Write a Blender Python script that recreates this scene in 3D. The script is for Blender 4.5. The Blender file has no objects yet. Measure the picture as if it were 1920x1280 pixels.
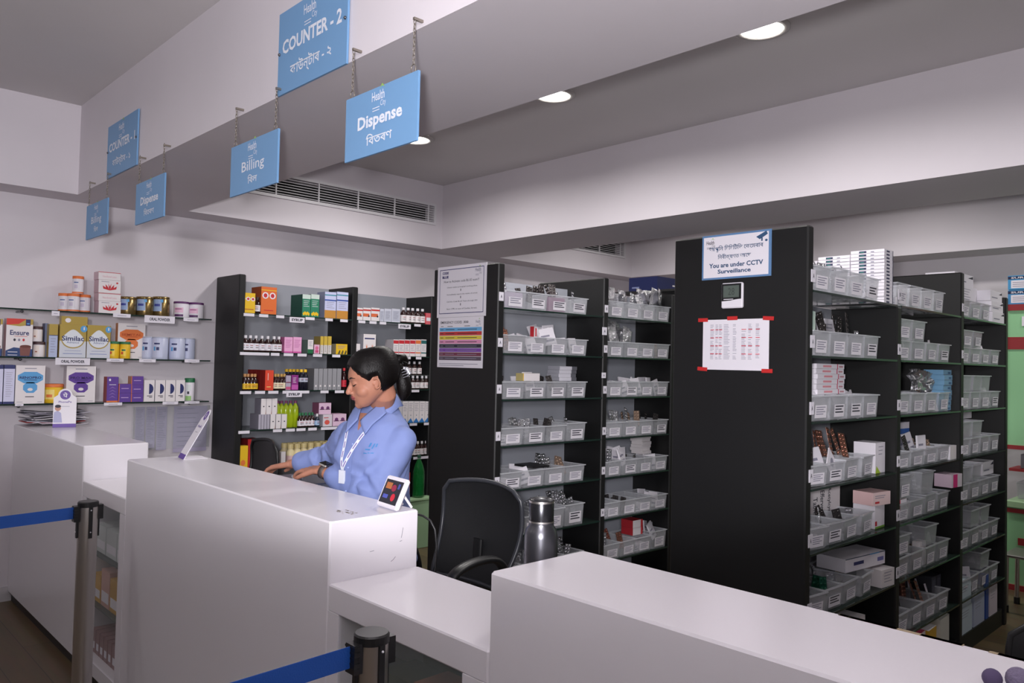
import bpy, math, random
from mathutils import Vector, Matrix, Euler
random.seed(7)
S = bpy.context.scene
C = S.collection
PI = math.pi
V = Vector

# ------------------------------------------------------------------ materials
def lin(c):
    return c/12.92 if c <= .04045 else ((c+.055)/1.055)**2.4
def srgb(r, g, b):
    return (lin(r/255), lin(g/255), lin(b/255), 1)
_M = {}
def mat(name, col=None, rough=.5, metal=0, alpha=1, emit=None, es=0, spec=.5, noise=None, bump=None, coat=0, trans=0):
    if name in _M: return _M[name]
    m = bpy.data.materials.new(name); m.use_nodes = True
    n = m.node_tree.nodes; l = m.node_tree.links
    b = n['Principled BSDF']
    c = srgb(*col) if col else (.8, .8, .8, 1)
    b.inputs['Base Color'].default_value = c
    b.inputs['Roughness'].default_value = rough
    b.inputs['Metallic'].default_value = metal
    b.inputs['Alpha'].default_value = alpha
    b.inputs['Specular IOR Level'].default_value = spec
    if trans: b.inputs['Transmission Weight'].default_value = trans
    if coat: b.inputs['Coat Weight'].default_value = coat
    if emit:
        b.inputs['Emission Color'].default_value = srgb(*emit); b.inputs['Emission Strength'].default_value = es
    if noise:
        sc, amt = noise
        tc = n.new('ShaderNodeTexCoord'); t = n.new('ShaderNodeTexNoise'); t.inputs['Scale'].default_value = sc; t.inputs['Detail'].default_value = 4
        l.new(tc.outputs['Object'], t.inputs['Vector'])
        r = n.new('ShaderNodeValToRGB')
        r.color_ramp.elements[0].position = .3; r.color_ramp.elements[1].position = .7
        r.color_ramp.elements[0].color = tuple(x*(1-amt) for x in c[:3])+(1,)
        r.color_ramp.elements[1].color = tuple(min(1, x*(1+amt)) for x in c[:3])+(1,)
        l.new(t.outputs['Fac'], r.inputs['Fac']); l.new(r.outputs['Color'], b.inputs['Base Color'])
    if bump:
        sc, st = bump
        tc = n.new('ShaderNodeTexCoord'); t = n.new('ShaderNodeTexNoise'); t.inputs['Scale'].default_value = sc; t.inputs['Detail'].default_value = 5
        l.new(tc.outputs['Object'], t.inputs['Vector'])
        bp = n.new('ShaderNodeBump'); bp.inputs['Strength'].default_value = st; bp.inputs['Distance'].default_value = .01
        l.new(t.outputs['Fac'], bp.inputs['Height']); l.new(bp.outputs['Normal'], b.inputs['Normal'])
    _M[name] = m
    return m
def col(r, g, b, rough=.5):
    return mat('paint_%d_%d_%d_%d' % (r, g, b, int(rough*100)), (r, g, b), rough)

def wood_floor():
    m = mat('floor_wood', (96, 78, 60), .38); n = m.node_tree.nodes; l = m.node_tree.links; b = n['Principled BSDF']
    tc = n.new('ShaderNodeTexCoord')
    mp = n.new('ShaderNodeMapping'); mp.inputs['Rotation'].default_value = (0, 0, PI/2)
    br = n.new('ShaderNodeTexBrick'); br.inputs['Scale'].default_value = 1; br.inputs['Brick Width'].default_value = 1.2; br.inputs['Row Height'].default_value = .15
    br.inputs['Mortar Size'].default_value = .002; br.inputs['Color1'].default_value = srgb(118, 98, 72); br.inputs['Color2'].default_value = srgb(98, 80, 58); br.inputs['Mortar'].default_value = srgb(50, 40, 30)
    ns = n.new('ShaderNodeTexNoise'); ns.inputs['Scale'].default_value = 3; ns.inputs['Detail'].default_value = 6
    mp2 = n.new('ShaderNodeMapping'); mp2.inputs['Scale'].default_value = (12, 1, 1)
    mx = n.new('ShaderNodeMix'); mx.data_type = 'RGBA'; mx.blend_type = 'MULTIPLY'; mx.inputs['Factor'].default_value = .5
    l.new(tc.outputs['Object'], mp.inputs['Vector']); l.new(mp.outputs['Vector'], br.inputs['Vector'])
    l.new(tc.outputs['Object'], mp2.inputs['Vector']); l.new(mp2.outputs['Vector'], ns.inputs['Vector'])
    l.new(br.outputs['Color'], mx.inputs[6]); l.new(ns.outputs['Color'], mx.inputs[7]); l.new(mx.outputs[2], b.inputs['Base Color'])
    return m
M_wall = mat('wall_paint', (214, 208, 214), .75, noise=(1.3, .03), bump=(60, .03))
M_ceil = mat('ceiling_paint', (206, 202, 203), .8, noise=(1.1, .03))
M_counter = mat('counter_laminate', (226, 222, 228), .22, spec=.45)
M_black = mat('black_laminate', (17, 17, 18), .5, noise=(3, .12))
M_back = mat('grey_laminate', (160, 163, 172), .35)
M_glass = mat('shelf_glass', (62, 80, 74), .05, alpha=.42, spec=.6)
M_glassedge = mat('shelf_glass_edge', (30, 48, 42), .15)
M_pane = mat('clear_glass', (190, 200, 200), .03, alpha=.12)
M_bin = mat('bin_plastic', (206, 208, 214), .2, alpha=.30, spec=.7)
M_binlip = mat('bin_lip_plastic', (220, 222, 228), .2, alpha=.5, spec=.8)
M_white = mat('white_card', (232, 228, 236), .55)
M_ink = mat('dark_ink', (44, 44, 58), .6)
M_grey_ink = mat('grey_ink', (140, 138, 156), .6)
M_foil = mat('foil', (205, 205, 210), .22, metal=.95, bump=(70, .6))
M_copper = mat('copper_foil', (168, 118, 100), .3, metal=.8, bump=(70, .5))
M_dkfoil = mat('dark_blister', (70, 66, 66), .25, metal=.6, bump=(60, .4))
M_steel = mat('brushed_steel', (200, 196, 192), .34, metal=1)
M_dksteel = mat('dark_steel', (104, 104, 110), .3, metal=.9)
M_blackpl = mat('black_plastic', (24, 24, 26), .4)
M_signblue = mat('sign_blue', (112, 156, 200), .5)
M_signwhite = mat('sign_white', (226, 230, 240), .45)
M_chain = mat('chain_metal', (150, 142, 132), .35, metal=.8)
M_amber = mat('amber_bottle', (44, 20, 18), .12, coat=.4)
M_whitecap = mat('white_cap', (222, 220, 226), .4)

# ------------------------------------------------------------------ mesh building
_txt = {}
def text_mesh(s, bold=0.0, spacing=1.0):
    k = (s, bold, spacing)
    if k in _txt: return _txt[k]
    cu = bpy.data.curves.new('t', 'FONT'); cu.body = s; cu.resolution_u = 2; cu.offset = bold; cu.space_character = spacing
    o = bpy.data.objects.new('t', cu); C.objects.link(o)
    dg = bpy.context.evaluated_depsgraph_get()
    me = bpy.data.meshes.new_from_object(o.evaluated_get(dg))
    vs = [v.co.copy() for v in me.vertices]; fs = [tuple(p.vertices) for p in me.polygons]
    C.objects.unlink(o); bpy.data.objects.remove(o); bpy.data.curves.remove(cu); bpy.data.meshes.remove(me)
    if vs:
        x0 = min(v.x for v in vs); x1 = max(v.x for v in vs); y0 = min(v.y for v in vs); y1 = max(v.y for v in vs)
    else: x0 = x1 = y0 = y1 = 0
    _txt[k] = (vs, fs, x0, x1, y0, y1)
    return _txt[k]

class MB:
    def __init__(s):
        s.v = []; s.f = []; s.mi = []; s.sm = []; s.mats = []; s.T = Matrix.Identity(4)
    def mid(s, m):
        if m not in s.mats: s.mats.append(m)
        return s.mats.index(m)
    def add(s, vs, fs, m, smooth=False):
        b = len(s.v); s.v += [s.T @ V(p) for p in vs]; k = s.mid(m)
        for f in fs:
            s.f.append(tuple(b+i for i in f)); s.mi.append(k); s.sm.append(smooth)
        return s
    def box(s, x0, x1, y0, y1, z0, z1, m, tx=0, ty=0):
        # tx, ty widen the top on each side
        vs = [(x0, y0, z0), (x1, y0, z0), (x1, y1, z0), (x0, y1, z0), (x0-tx, y0-ty, z1), (x1+tx, y0-ty, z1), (x1+tx, y1+ty, z1), (x0-tx, y1+ty, z1)]
        return s.add(vs, [(3, 2, 1, 0), (4, 5, 6, 7), (0, 1, 5, 4), (1, 2, 6, 5), (2, 3, 7, 6), (3, 0, 4, 7)], m)
    def rbox(s, x0, x1, y0, y1, z0, z1, m, r=.004):
        # box with chamfered edges
        X = (x0, x0+r, x1-r, x1); Y = (y0, y0+r, y1-r, y1)
        def ring(i, z): # i inset
            a, b, c, d = x0+i, x1-i, y0+i, y1-i
            return [(a+r, c, z), (b-r, c, z), (b, c+r, z), (b, d-r, z), (b-r, d, z), (a+r, d, z), (a, d-r, z), (a, c+r, z)]
        vs = ring(r*.7, z0)+ring(0, z0+r)+ring(0, z1-r)+ring(r*.7, z1)
        fs = [tuple(range(7, -1, -1)), tuple(range(24, 32))]
        for k in range(3):
            for i in range(8):
                j = (i+1) % 8; fs.append((k*8+i, k*8+j, k*8+8+j, k*8+8+i))
        return s.add(vs, fs, m)
    def lathe(s, prof, m, c=(0, 0, 0), n=20, smooth=True, cap=True, sx=1, sy=1):
        vs = []; fs = []
        for r, z in prof:
            for i in range(n):
                a = 2*PI*i/n; vs.append((c[0]+r*sx*math.cos(a), c[1]+r*sy*math.sin(a), c[2]+z))
        for k in range(len(prof)-1):
            for i in range(n):
                j = (i+1) % n; fs.append((k*n+i, k*n+j, k*n+n+j, k*n+n+i))
        s.add(vs, fs, m, smooth)
        if cap:
            k = len(prof)-1
            s.add(vs[:n], [tuple(range(n-1, -1, -1))], m); s.add(vs[k*n:], [tuple(range(n))], m)
        return s
    def tube(s, pts, r, m, n=8, closed=False, flat=None, cap=True):
        pts = [V(p) for p in pts]; N = len(pts)
        rr = r if isinstance(r, (list, tuple)) else [r]*N
        vs = []; fs = []; up = None
        for i, p in enumerate(pts):
            if closed: d = pts[(i+1) % N]-pts[i-1]
            else: d = pts[min(i+1, N-1)]-pts[max(i-1, 0)]
            d.normalize()
            if up is None:
                up = V((0, 0, 1)) if abs(d.z) < .9 else V((1, 0, 0))
            a = d.cross(up)
            if a.length < 1e-5: a = d.orthogonal()
            a.normalize(); b = a.cross(d); b.normalize(); up = b
            q = rr[i]; qa, qb = q if isinstance(q, tuple) else (q, q)
            for k in range(n):
                t = 2*PI*k/n; vs.append(p+a*math.cos(t)*qa+b*math.sin(t)*qb)
        L = N if closed else N-1
        for i in range(L):
            for k in range(n):
                j = (k+1) % n; i2 = (i+1) % N
                fs.append((i*n+k, i*n+j, i2*n+j, i2*n+k))
        s.add(vs, fs, m, True)
        if cap and not closed:
            s.add(vs[:n], [tuple(range(n-1, -1, -1))], m); s.add(vs[-n:], [tuple(range(n))], m)
        return s
    def ball(s, c, r, m, n=12, k=8, rz=None, ry=None):
        vs = []; fs = []; rz = rz or r; ry = ry or r
        for i in range(k+1):
            t = PI*i/k
            for j in range(n):
                a = 2*PI*j/n; vs.append((c[0]+r*math.sin(t)*math.cos(a), c[1]+ry*math.sin(t)*math.sin(a), c[2]-rz*math.cos(t)))
        for i in range(k):
            for j in range(n):
                q = (j+1) % n; fs.append((i*n+j, i*n+q, i*n+n+q, i*n+n+j))
        return s.add(vs, fs, m, True)
    def poly(s, pts, o, r, u, m, off=0):
        o = V(o); r = V(r); u = V(u); nn = r.cross(u).normalized()*off
        return s.add([o+r*a+u*b+nn for a, b in pts], [tuple(range(len(pts)))], m)
    def rect(s, a, b, w, h, o, r, u, m, off=0):
        return s.poly([(a, b), (a+w, b), (a+w, b+h), (a, b+h)], o, r, u, m, off)
    def ell(s, a, b, ra, rb, o, r, u, m, off=0, n=20):
        return s.poly([(a+ra*math.cos(2*PI*i/n), b+rb*math.sin(2*PI*i/n)) for i in range(n)], o, r, u, m, off)
    def text(s, t, a, b, w, h, o, r, u, m, off=.0006, bold=.0, keep=False, spacing=1.0):
        # fits the string centred at (a, b) into w x h; keep keeps the glyph proportions
        vs, fs, x0, x1, y0, y1 = text_mesh(t, bold, spacing)
        if not vs: return s
        kx = w/(x1-x0); ky = h/(y1-y0)
        if keep: kx = ky = min(kx, ky)
        o = V(o); r = V(r); u = V(u); nn = r.cross(u).normalized()*off
        cx, cy = (x0+x1)/2, (y0+y1)/2
        return s.add([o+r*(a+(v.x-cx)*kx)+u*(b+(v.y-cy)*ky)+nn for v in vs], fs, m)
    def build(s, name, parent=None, loc=None, bevel=0):
        me = bpy.data.meshes.new(name)
        me.from_pydata([tuple(p) for p in s.v], [], s.f)
        for m in s.mats: me.materials.append(m)
        me.polygons.foreach_set('material_index', s.mi); me.polygons.foreach_set('use_smooth', s.sm)
        me.update()
        o = bpy.data.objects.new(name, me); C.objects.link(o)
        if loc is not None:
            L = V(loc); me.transform(Matrix.Translation(-L)); o.location = L
        if parent is not None:
            o.parent = parent
            if loc is None and parent.get('_abs') is not None: pass
        if bevel:
            b = o.modifiers.new('bevel', 'BEVEL'); b.width = bevel; b.segments = 2; b.limit_method = 'ANGLE'
        return o
def tag(o, label=None, cat=None, group=None, kind=None):
    if label: o['label'] = label
    if cat: o['category'] = cat
    if group: o['group'] = group
    if kind: o['kind'] = kind
    return o
def thing(name, label, cat, loc=(0, 0, 0), rz=0, group=None):
    o = bpy.data.objects.new(name, None); C.objects.link(o); o.empty_display_size = .1
    o.location = loc; o.rotation_euler = (0, 0, rz)
    return tag(o, label, cat, group)
def struct(name, mb):
    return tag(mb.build(name), kind='structure')
def dup(o, loc, rz=None, label=None, group=None, rot=None):
    c = o.copy(); C.objects.link(c); c.location = loc
    if rz is not None: c.rotation_euler = (0, 0, rz)
    if rot is not None: c.rotation_euler = rot
    if label: c['label'] = label
    if group: c['group'] = group
    for ch in list(o.children):
        d = ch.copy(); C.objects.link(d); d.parent = c
    return c

# ------------------------------------------------------------------ camera, at eye height in the waiting hall
CAMP = V((0, 0, 1.56)); FPX = 1467.73; YAW, PIT, ROL = .762194433, .0286676, .0224663
f_ = V((math.sin(YAW)*math.cos(PIT), math.cos(YAW)*math.cos(PIT), math.sin(PIT)))
r_ = V((math.cos(YAW), -math.sin(YAW), 0)); u_ = r_.cross(f_)
R2 = r_*math.cos(ROL)+u_*math.sin(ROL); U2 = -r_*math.sin(ROL)+u_*math.cos(ROL)
cd = bpy.data.cameras.new('camera'); cam = bpy.data.objects.new('camera', cd); C.objects.link(cam)
cam.matrix_world = Matrix(((R2.x, U2.x, -f_.x, CAMP.x), (R2.y, U2.y, -f_.y, CAMP.y), (R2.z, U2.z, -f_.z, CAMP.z), (0, 0, 0, 1)))
cd.sensor_width = 36; cd.lens = FPX*36/1920; cd.clip_start = .05
S.camera = cam
def ray(px, py):
    return R2*((px-960)/FPX)-U2*((py-640)/FPX)+f_
def survey(px, y, z):
    # x of the point on the line (y, z) that the photo shows in column px
    a, b = -2., 12.
    def col_of(x):
        d = V((x, y, z))-CAMP; w = d.dot(f_)
        return 960+FPX*d.dot(R2)/w if w > .01 else -1e6
    for _ in range(40):
        m = (a+b)/2
        if col_of(m) < px: a = m
        else: b = m
    return (a+b)/2
def height(px, py, y):
    d = ray(px, py); t = (y-CAMP.y)/d.y
    return CAMP.z+d.z*t
S.view_settings.view_transform = 'Standard'; S.view_settings.look = 'None'; S.view_settings.gamma = 1
S.view_settings.use_curve_mapping = False; S.view_settings.exposure = 0

# ------------------------------------------------------------------ setting
YW = 5.77; ZB = 2.572; ZC = 3.14
struct('floor', MB().box(-4, 8.2, -4, 6, -.1, 0, wood_floor()))
struct('wall_back', MB().box(-4, 8.2, YW, YW+.15, 0, ZC+.1, M_wall))
struct('wall_right', MB().box(7.5, 7.65, -4, YW, 0, ZC+.1, M_wall))
struct('ceiling', MB().box(-4, 8.2, -4, 6, ZC, ZC+.1, M_ceil))
def beam(n, x0, x1):
    struct('trim_%d' % n, MB().box(x0, x1, -4, YW, ZB, ZC, M_wall))
beam(1, 1.405, 2.10); beam(2, 4.345, 5.05); beam(3, 7.09, 7.5)
def soffit(n, x0, x1, vent):
    b = MB()
    if vent:
        a0, a1, z0, z1 = vent; y = 5.49
        b.box(x0, a0, y, YW, ZB, ZC, M_wall); b.box(a1, x1, y, YW, ZB, ZC, M_wall)
        b.box(a0, a1, y, YW, ZB, z0, M_wall); b.box(a0, a1, y, YW, z1, ZC, M_wall)
    else: b.box(x0, x1, 5.49, YW, ZB, ZC, M_wall)
    struct('trim_%d' % n, b)
soffit(4, -4, 1.405, None); soffit(5, 2.10, 4.345, (2.42, 4.245, 2.795, 2.94)); soffit(6, 5.05, 7.09, (5.2, 6.94, 2.795, 2.94))
struct('baseboard_back', MB().box(-4, 8.2, YW-.012, YW, 0, .09, col(196, 192, 196)))

def grille(x0, x1, z0, z1, label):
    t = thing('air_conditioning_grille', label, 'air vent', ((x0+x1)/2, 5.49, z0))
    w = (x1-x0)/2; h = z1-z0; wm = col(214, 212, 216, .4)
    MB().box(-w, w, .12, .14, .0, h, mat('duct_dark', (14, 14, 15), .9)).build('duct_back', t)
    b = MB(); e = .022
    b.box(-w-e, w+e, -.012, 0, -e, 0, wm).box(-w-e, w+e, -.012, 0, h, h+e, wm).box(-w-e, -w, -.012, 0, 0, h, wm).box(w, w+e, -.012, 0, 0, h, wm)
    b.build('grille_frame', t)
    b = MB()
    for k in range(7): z = h*(k+.6)/7.2; b.box(-w, w, -.004, .012, z-.0022, z+.0022, wm)
    b.build('slats', t)
    n = max(2, int(round((x1-x0)/.36)))
    for k in range(n):
        x = w-.06-k*.36
        if x > -w+.02: MB().box(x-.005, x+.005, -.008, .004, 0, h, wm).build('mullion', t)
    return t
grille(2.42, 4.245, 2.795, 2.94, 'long white slatted air vent in the soffit above the syrup shelves')
grille(5.2, 6.94, 2.795, 2.94, 'smaller looking slatted air vent seen beyond the large ceiling beam')

# recessed downlights
M_lamp = mat('lamp_disc', (255, 250, 240), .5, emit=(255, 250, 242), es=14)
def downlight(x, y, label, group, e=15, spot=None):
    t = thing('recessed_downlight', label, 'ceiling light', (x, y, ZC), group=group)
    MB().lathe([(.125, -.002), (.125, -.012), (.098, -.016), (.098, -.002)], col(190, 186, 184, .35), n=32, cap=False).build('trim_ring', t)
    MB().lathe([(.098, -.009), (.0, -.009)], M_lamp, n=32, cap=False).build('diffuser', t)
    ld = bpy.data.lights.new('downlight_lamp', 'AREA'); ld.shape = 'DISK'; ld.size = .19; ld.energy = e; ld.color = (1, .965, .94); ld.spread = math.radians(166)
    lo = bpy.data.objects.new('lamp_bulb', ld); C.objects.link(lo); lo.location = (0, 0, -.02); lo.parent = t
    return t
for y, l in ((4.47, 'downlight partly hidden behind the blue Dispense sign'), (3.13, 'downlight in the middle of the recessed ceiling bay'), (1.81, 'largest downlight, at the upper right of the photo')):
    downlight(3.28, y, l, 'downlights over the medicine racks', 18 if y > 2 else 14)
downlight(3.28, .49, 'downlight outside the frame over the racks', 'unseen ceiling downlights', 4)
for y in (4.4, 2.4, .4):
    downlight(6.1, y, 'downlight in the far ceiling bay', 'unseen ceiling downlights', 14)
for x in (-2.2, -.2):
    for y in (2.4, 4.4):
        downlight(x, y, 'downlight over the waiting hall', 'unseen ceiling downlights', 6 if y > 4 else .5)
# strobe at the camera, tilted up, plus two added fill spots
def flash_or_fill(loc, az, el, energy, size, blend, rad):
    fl = bpy.data.lights.new('flash_or_fill_head', 'SPOT'); fl.energy = energy; fl.shadow_soft_size = rad; fl.spot_size = math.radians(size); fl.spot_blend = blend; fl.color = (1, .97, 1)
    fo = bpy.data.objects.new('flash_or_fill_head', fl); C.objects.link(fo); fo.location = loc; el = math.radians(el)
    d = V((math.sin(az)*math.cos(el), math.cos(az)*math.cos(el), math.sin(el))); fo.rotation_euler = d.to_track_quat('-Z', 'Y').to_euler()
flash_or_fill((-.10, .04, 1.62), YAW, 39.5, 250, 112, .12, .06)
flash_or_fill((-1.75, -1.83, 2.28), YAW, 40.5, 470, 113, .12, .30)  # fill spot added behind the camera to even out the falloff
flash_or_fill((-.4, -.3, 1.9), YAW, 80, 190, 100, .6, .1)  # upward spot added for soft fill off the ceiling
w = bpy.data.worlds.new('hall_light'); S.world = w; w.use_nodes = True
w.node_tree.nodes['Background'].inputs[0].default_value = (.86, .84, .95, 1); w.node_tree.nodes['Background'].inputs[1].default_value = .12

# ------------------------------------------------------------------ reception counters
XF, XK = 1.162, 1.47; ZT, ZL = 1.107, .935
def counter(y0, y1, label):
    t = thing('reception_counter', label, 'counter', ((XF+XK)/2, (y0+y1)/2, 0)); w = (XK-XF)/2; h = (y1-y0)/2
    MB().rbox(-w, w, -h, h, .06, ZT, M_counter, .005).build('counter_body', t)
    MB().box(-w+.02, w-.02, -h, h, 0, .06, M_blackpl).build('plinth', t)
    return t
counter(4.268, YW-.001, 'far white counter block meeting the back wall under the glass shelves')
t = mid_counter = counter(1.937, 3.63, 'middle white counter block with the woman standing behind it')
gk = col(120, 118, 130)
for (x, z, dx, dz) in ((.09, 1.03, .006, .03), (-.02, 1.005, .014, .001), (.055, .965, .016, .012), (.085, 1.02, .008, .002)):
    MB().tube([(x, -.8472, z), (x+dx*.5, -.8472, z+dz*.35), (x+dx, -.8472, z+dz)], .0007, gk, 5).build('scuff_mark', t)
near_counter = counter(-2.2, 1.27, 'nearest white counter block filling the lower right foreground')
def ledge(y0, y1, o0, o1, label, goods):
    t = thing('display_ledge', label, 'counter', ((XF+XK)/2, (y0+y1)/2, 0)); w = (XK-XF)/2; h = (y1-y0)/2; c = (y0+y1)/2
    MB().rbox(-w, w, -h, h, .862, ZL, M_counter, .004).build('ledge_top', t)
    b = MB(); 
    b.box(-w, w, -h, o0-c, .06, .862, M_counter); b.build('side_panel', t)
    MB().box(-w, w, o1-c, h, .06, .862, M_counter).build('side_panel', t)
    MB().box(w-.012, w, o0-c, o1-c, .06, .862, col(120, 122, 118)).build('back_panel', t)
    MB().box(-w, w, o0-c, o1-c, .06, .12, M_counter).build('case_floor', t)
    for z in (.36, .6): MB().box(-w+.02, w-.012, o0-c, o1-c, z, z+.008, M_glass).build('glass_shelf', t)
    MB().box(-w+.004, -w+.010, o0-c, o1-c, .12, .862, M_pane).build('glass_front', t)
    MB().box(-w+.02, w-.02, -h, h, 0, .06, M_blackpl).build('plinth', t)
    n = 0
    for z, items in zip((.12, .368, .608), goods):
        y = o1-.01
        for (dy, hh, cc, g) in items:
            y -= dy
            if y < o0+.005: break
            o = MB().box(-.055, .055, 0, dy-.008, 0, hh, cc).rect(.01, .02, dy-.028, hh*.3, (-.0555, dy-.008, 0), (0, -1, 0), (0, 0, 1), M_white).build('medicine_carton')
            o.location = (XF+.10, y, z+.001); tag(o, g, 'box')
            o['group'] = g
ledge(3.63, 4.268, 3.70, 4.20, 'low white ledge with a glass front between far and middle counter blocks',
  [[(.06, .11, col(150, 110, 112), 'dull pink cartons in the glass case behind the left post')]*8, [(.11, .13, col(208, 160, 60), 'amber carton in the glass case behind the left post'), (.13, .17, col(206, 160, 148), 'peach carton in the glass case behind the left post'), (.13, .15, col(196, 150, 60), 'ochre carton in the glass case behind the left post')], [(.16, .13, col(200, 205, 205), 'pale grey carton on the upper glass shelf behind the left post')]*3])
ledge(1.27, 1.937, 1.355, 1.88, 'low white ledge with a glass front beside the steel flask',
  [[(.12, .12, col(70, 70, 68), 'dark carton at the bottom of the near glass case')]*3, [(.1, .14, col(120, 84, 70), 'brown carton in the near glass case')]*3, [(.13, .12, col(60, 64, 60), 'black carton on the near glass case upper shelf'), (.14, .14, col(58, 60, 40), 'dark olive carton on the near glass case upper shelf'), (.12, .15, col(150, 92, 66), 'rust coloured carton on the near glass case upper shelf')]])
# chipped laminate edge of the near counter
# ------------------------------------------------------------------ stanchions
def stanchion(x, y, label, yb):
    t = thing('barrier_post', label, 'barrier post', (x, y, 0)); r = .038
    MB().lathe([(.14, 0), (.14, .008), (.125, .016), (.04, .03), (.04, .03)], M_dksteel, n=40).build('base', t)
    MB().lathe([(r, .03), (r, .93)], M_steel, n=32).build('post', t)
    MB().lathe([(r+.002, .926), (r+.002, .944), (r-.001, .948), (.0, .948)], M_blackpl, n=32, cap=False, smooth=False).build('cap', t)
    for k, a in enumerate((0, PI/2, PI, 1.5*PI)):
        b = MB(); b.T = Matrix.Rotation(a, 4, 'Z')
        b.box(r-.004, r+.006, -.007, .007, .80, .928, M_blackpl)
        b.ball((r+.007, 0, .915), .003, M_whitecap, 8, 5).ball((r+.007, 0, .825), .003, M_whitecap, 8, 5)
        b.build('slot_clip', t)
    b = MB().box(-r-.018, -r+.004, -.018, .018, .868, .932, M_blackpl)
    for k in range(5): b.box(-r-.019, -r-.004, -.0195, .0195, .876+k*.012, .881+k*.012, M_blackpl)
    b.build('belt_clip', t)
    b = MB().box(r-.004, r+.017, -.016, .016, .872, .932, M_blackpl).build('cassette', t)
    x1 = -2.0; b = MB(); n = 24; vs = []; fs = []
    bm = mat('belt_blue', (26, 82, 170), .55, bump=(300, .15))
    for i in range(n+1):
        u = i/n; xx = -r-.016+(x1)*u; sag = -.02*math.sin(PI*u)
        for dy in (-.001, .001):
            vs += [(xx, dy, .88+sag), (xx, dy, .928+sag)]
    for i in range(n):
        a = i*4
        fs += [(a, a+4, a+5, a+1), (a+2, a+3, a+7, a+6), (a+1, a+5, a+7, a+3), (a, a+2, a+6, a+4)]
    b.add(vs, fs, bm); b.build('belt', t)
    return t
stanchion(1.003, 3.593, 'steel barrier post with bright blue belt, left in the photo', 0)
stanchion(1.017, 1.503, 'nearer barrier post with dark cap and deep blue belt, bottom centre', 0)

# ------------------------------------------------------------------ hanging signs
UX = (0, -1, 0); UZ = (0, 0, 1)   # reading directions of faces that look towards the waiting hall (-X)
def logo(b, a, z, w, o, m):
    b.text('Health', a-.1*w, z+.02*w, .8*w, .34*w, o, UX, UZ, m, bold=.01)
    b.text('City', a+.22*w, z-.32*w, .34*w, .28*w, o, UX, UZ, m)
    for k in range(2): b.rect(a-.45*w, z-.42*w-k*.1*w, .45*w, .03*w, o, UX, UZ, m, .0006)
    b.poly([(a+.0*w, z+.26*w), (a+.14*w, z+.42*w), (a+.32*w, z+.24*w), (a+.14*w, z+.33*w)], o, UX, UZ, col(150, 190, 90), .0007)
def sign(x, y0, y1, z0, z1, label, main, sub, chain=None, wall=False, small=False):
    # y0 is the left (far) edge
    W = abs(y0-y1); H = z1-z0
    t = thing('hanging_sign' if chain else 'counter_sign', label, 'sign', (x, (y0+y1)/2, z0))
    MB().box(-.004, .004, -W/2, W/2, 0, H, M_signblue).build('sign_board', t)
    b = MB(); o = (-.0045, W/2, 0)
    logo(b, W*.5, H*.86, W*.22, o, M_signwhite)
    b.text(main, W*.5, H*(.56 if chain is None else (.48 if main == 'Billing' else .50)), W*(.86 if chain is None else (.62 if len(main) > 7 else .48)), H*(.17 if chain is None else (.26 if 'p' in main or 'g' in main else .2)), o, UX, UZ, M_signwhite, bold=.03 if main != 'Billing' else .008)
    sw, sh = sub[1]*W, sub[2]*H
    b.text(sub[0], W*.5, H*.24, sw, sh, o, UX, UZ, M_signwhite, bold=.012)
    b.build('lettering', t)
    if chain:
        for s in (-1, 1):
            yy = s*(W/2-.03); b = MB()
            b.tube([(0, yy+.012*math.cos(a), H+.012+.014*math.sin(a)) for a in [2*PI*i/12 for i in range(12)]], .0016, M_chain, 6, closed=True)
            z = H+.026; k = 0; top = ZB-z0+.012
            while z < top:
                ax = (1, 0) if k % 2 else (0, 1)
                b.tube([(ax[0]*.004*math.cos(q), yy+ax[1]*.004*math.cos(q), z+.007+.009*math.sin(q)) for q in [2*PI*i/8 for i in range(8)]], .0012, M_chain, 5, closed=True)
                z += .0135; k += 1
            b.build('chain', t)
            MB().box(-.004, .03, yy-.004, yy+.004, top, top+.008, M_chain).build('hook', t)
    else:
        for s in (-1, 1): MB().ball((-.006, s*(W/2-.012), H*.5), .006, M_dksteel, 10, 6).build('screw', t)
    return t
sign(1.396, 2.797, 2.303, 2.566, 2.885, 'large blue COUNTER - 2 sign fixed on the beam face', 'COUNTER - 2', ('কাউন্টাৰ - ২', .6, .2))
sign(1.396, 4.875, 4.375, 2.572, 2.872, 'large blue COUNTER - 1 sign fixed on the far beam face', 'COUNTER - 1', ('কাউন্টাৰ - ১', .6, .2))
sign(1.375, 2.26, 1.864, 2.214, 2.424, 'blue Dispense sign on chains, the nearest and largest hanging one', 'Dispense', ('িবতৰণ', .36, .17), True)
sign(1.375, 3.147, 2.738, 2.222, 2.428, 'blue Billing sign on chains between the two Dispense signs', 'Billing', ('িবল', .2, .17), True)
sign(1.375, 4.296, 3.895, 2.236, 2.448, 'far blue Dispense sign on chains below the COUNTER - 1 sign', 'Dispense', ('িবতৰণ', .36, .17), True)
sign(1.375, 5.16, 4.764, 2.244, 2.447, 'farthest blue Billing sign on chains, leftmost in the photo', 'Billing', ('িবল', .2, .17), True)
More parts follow.
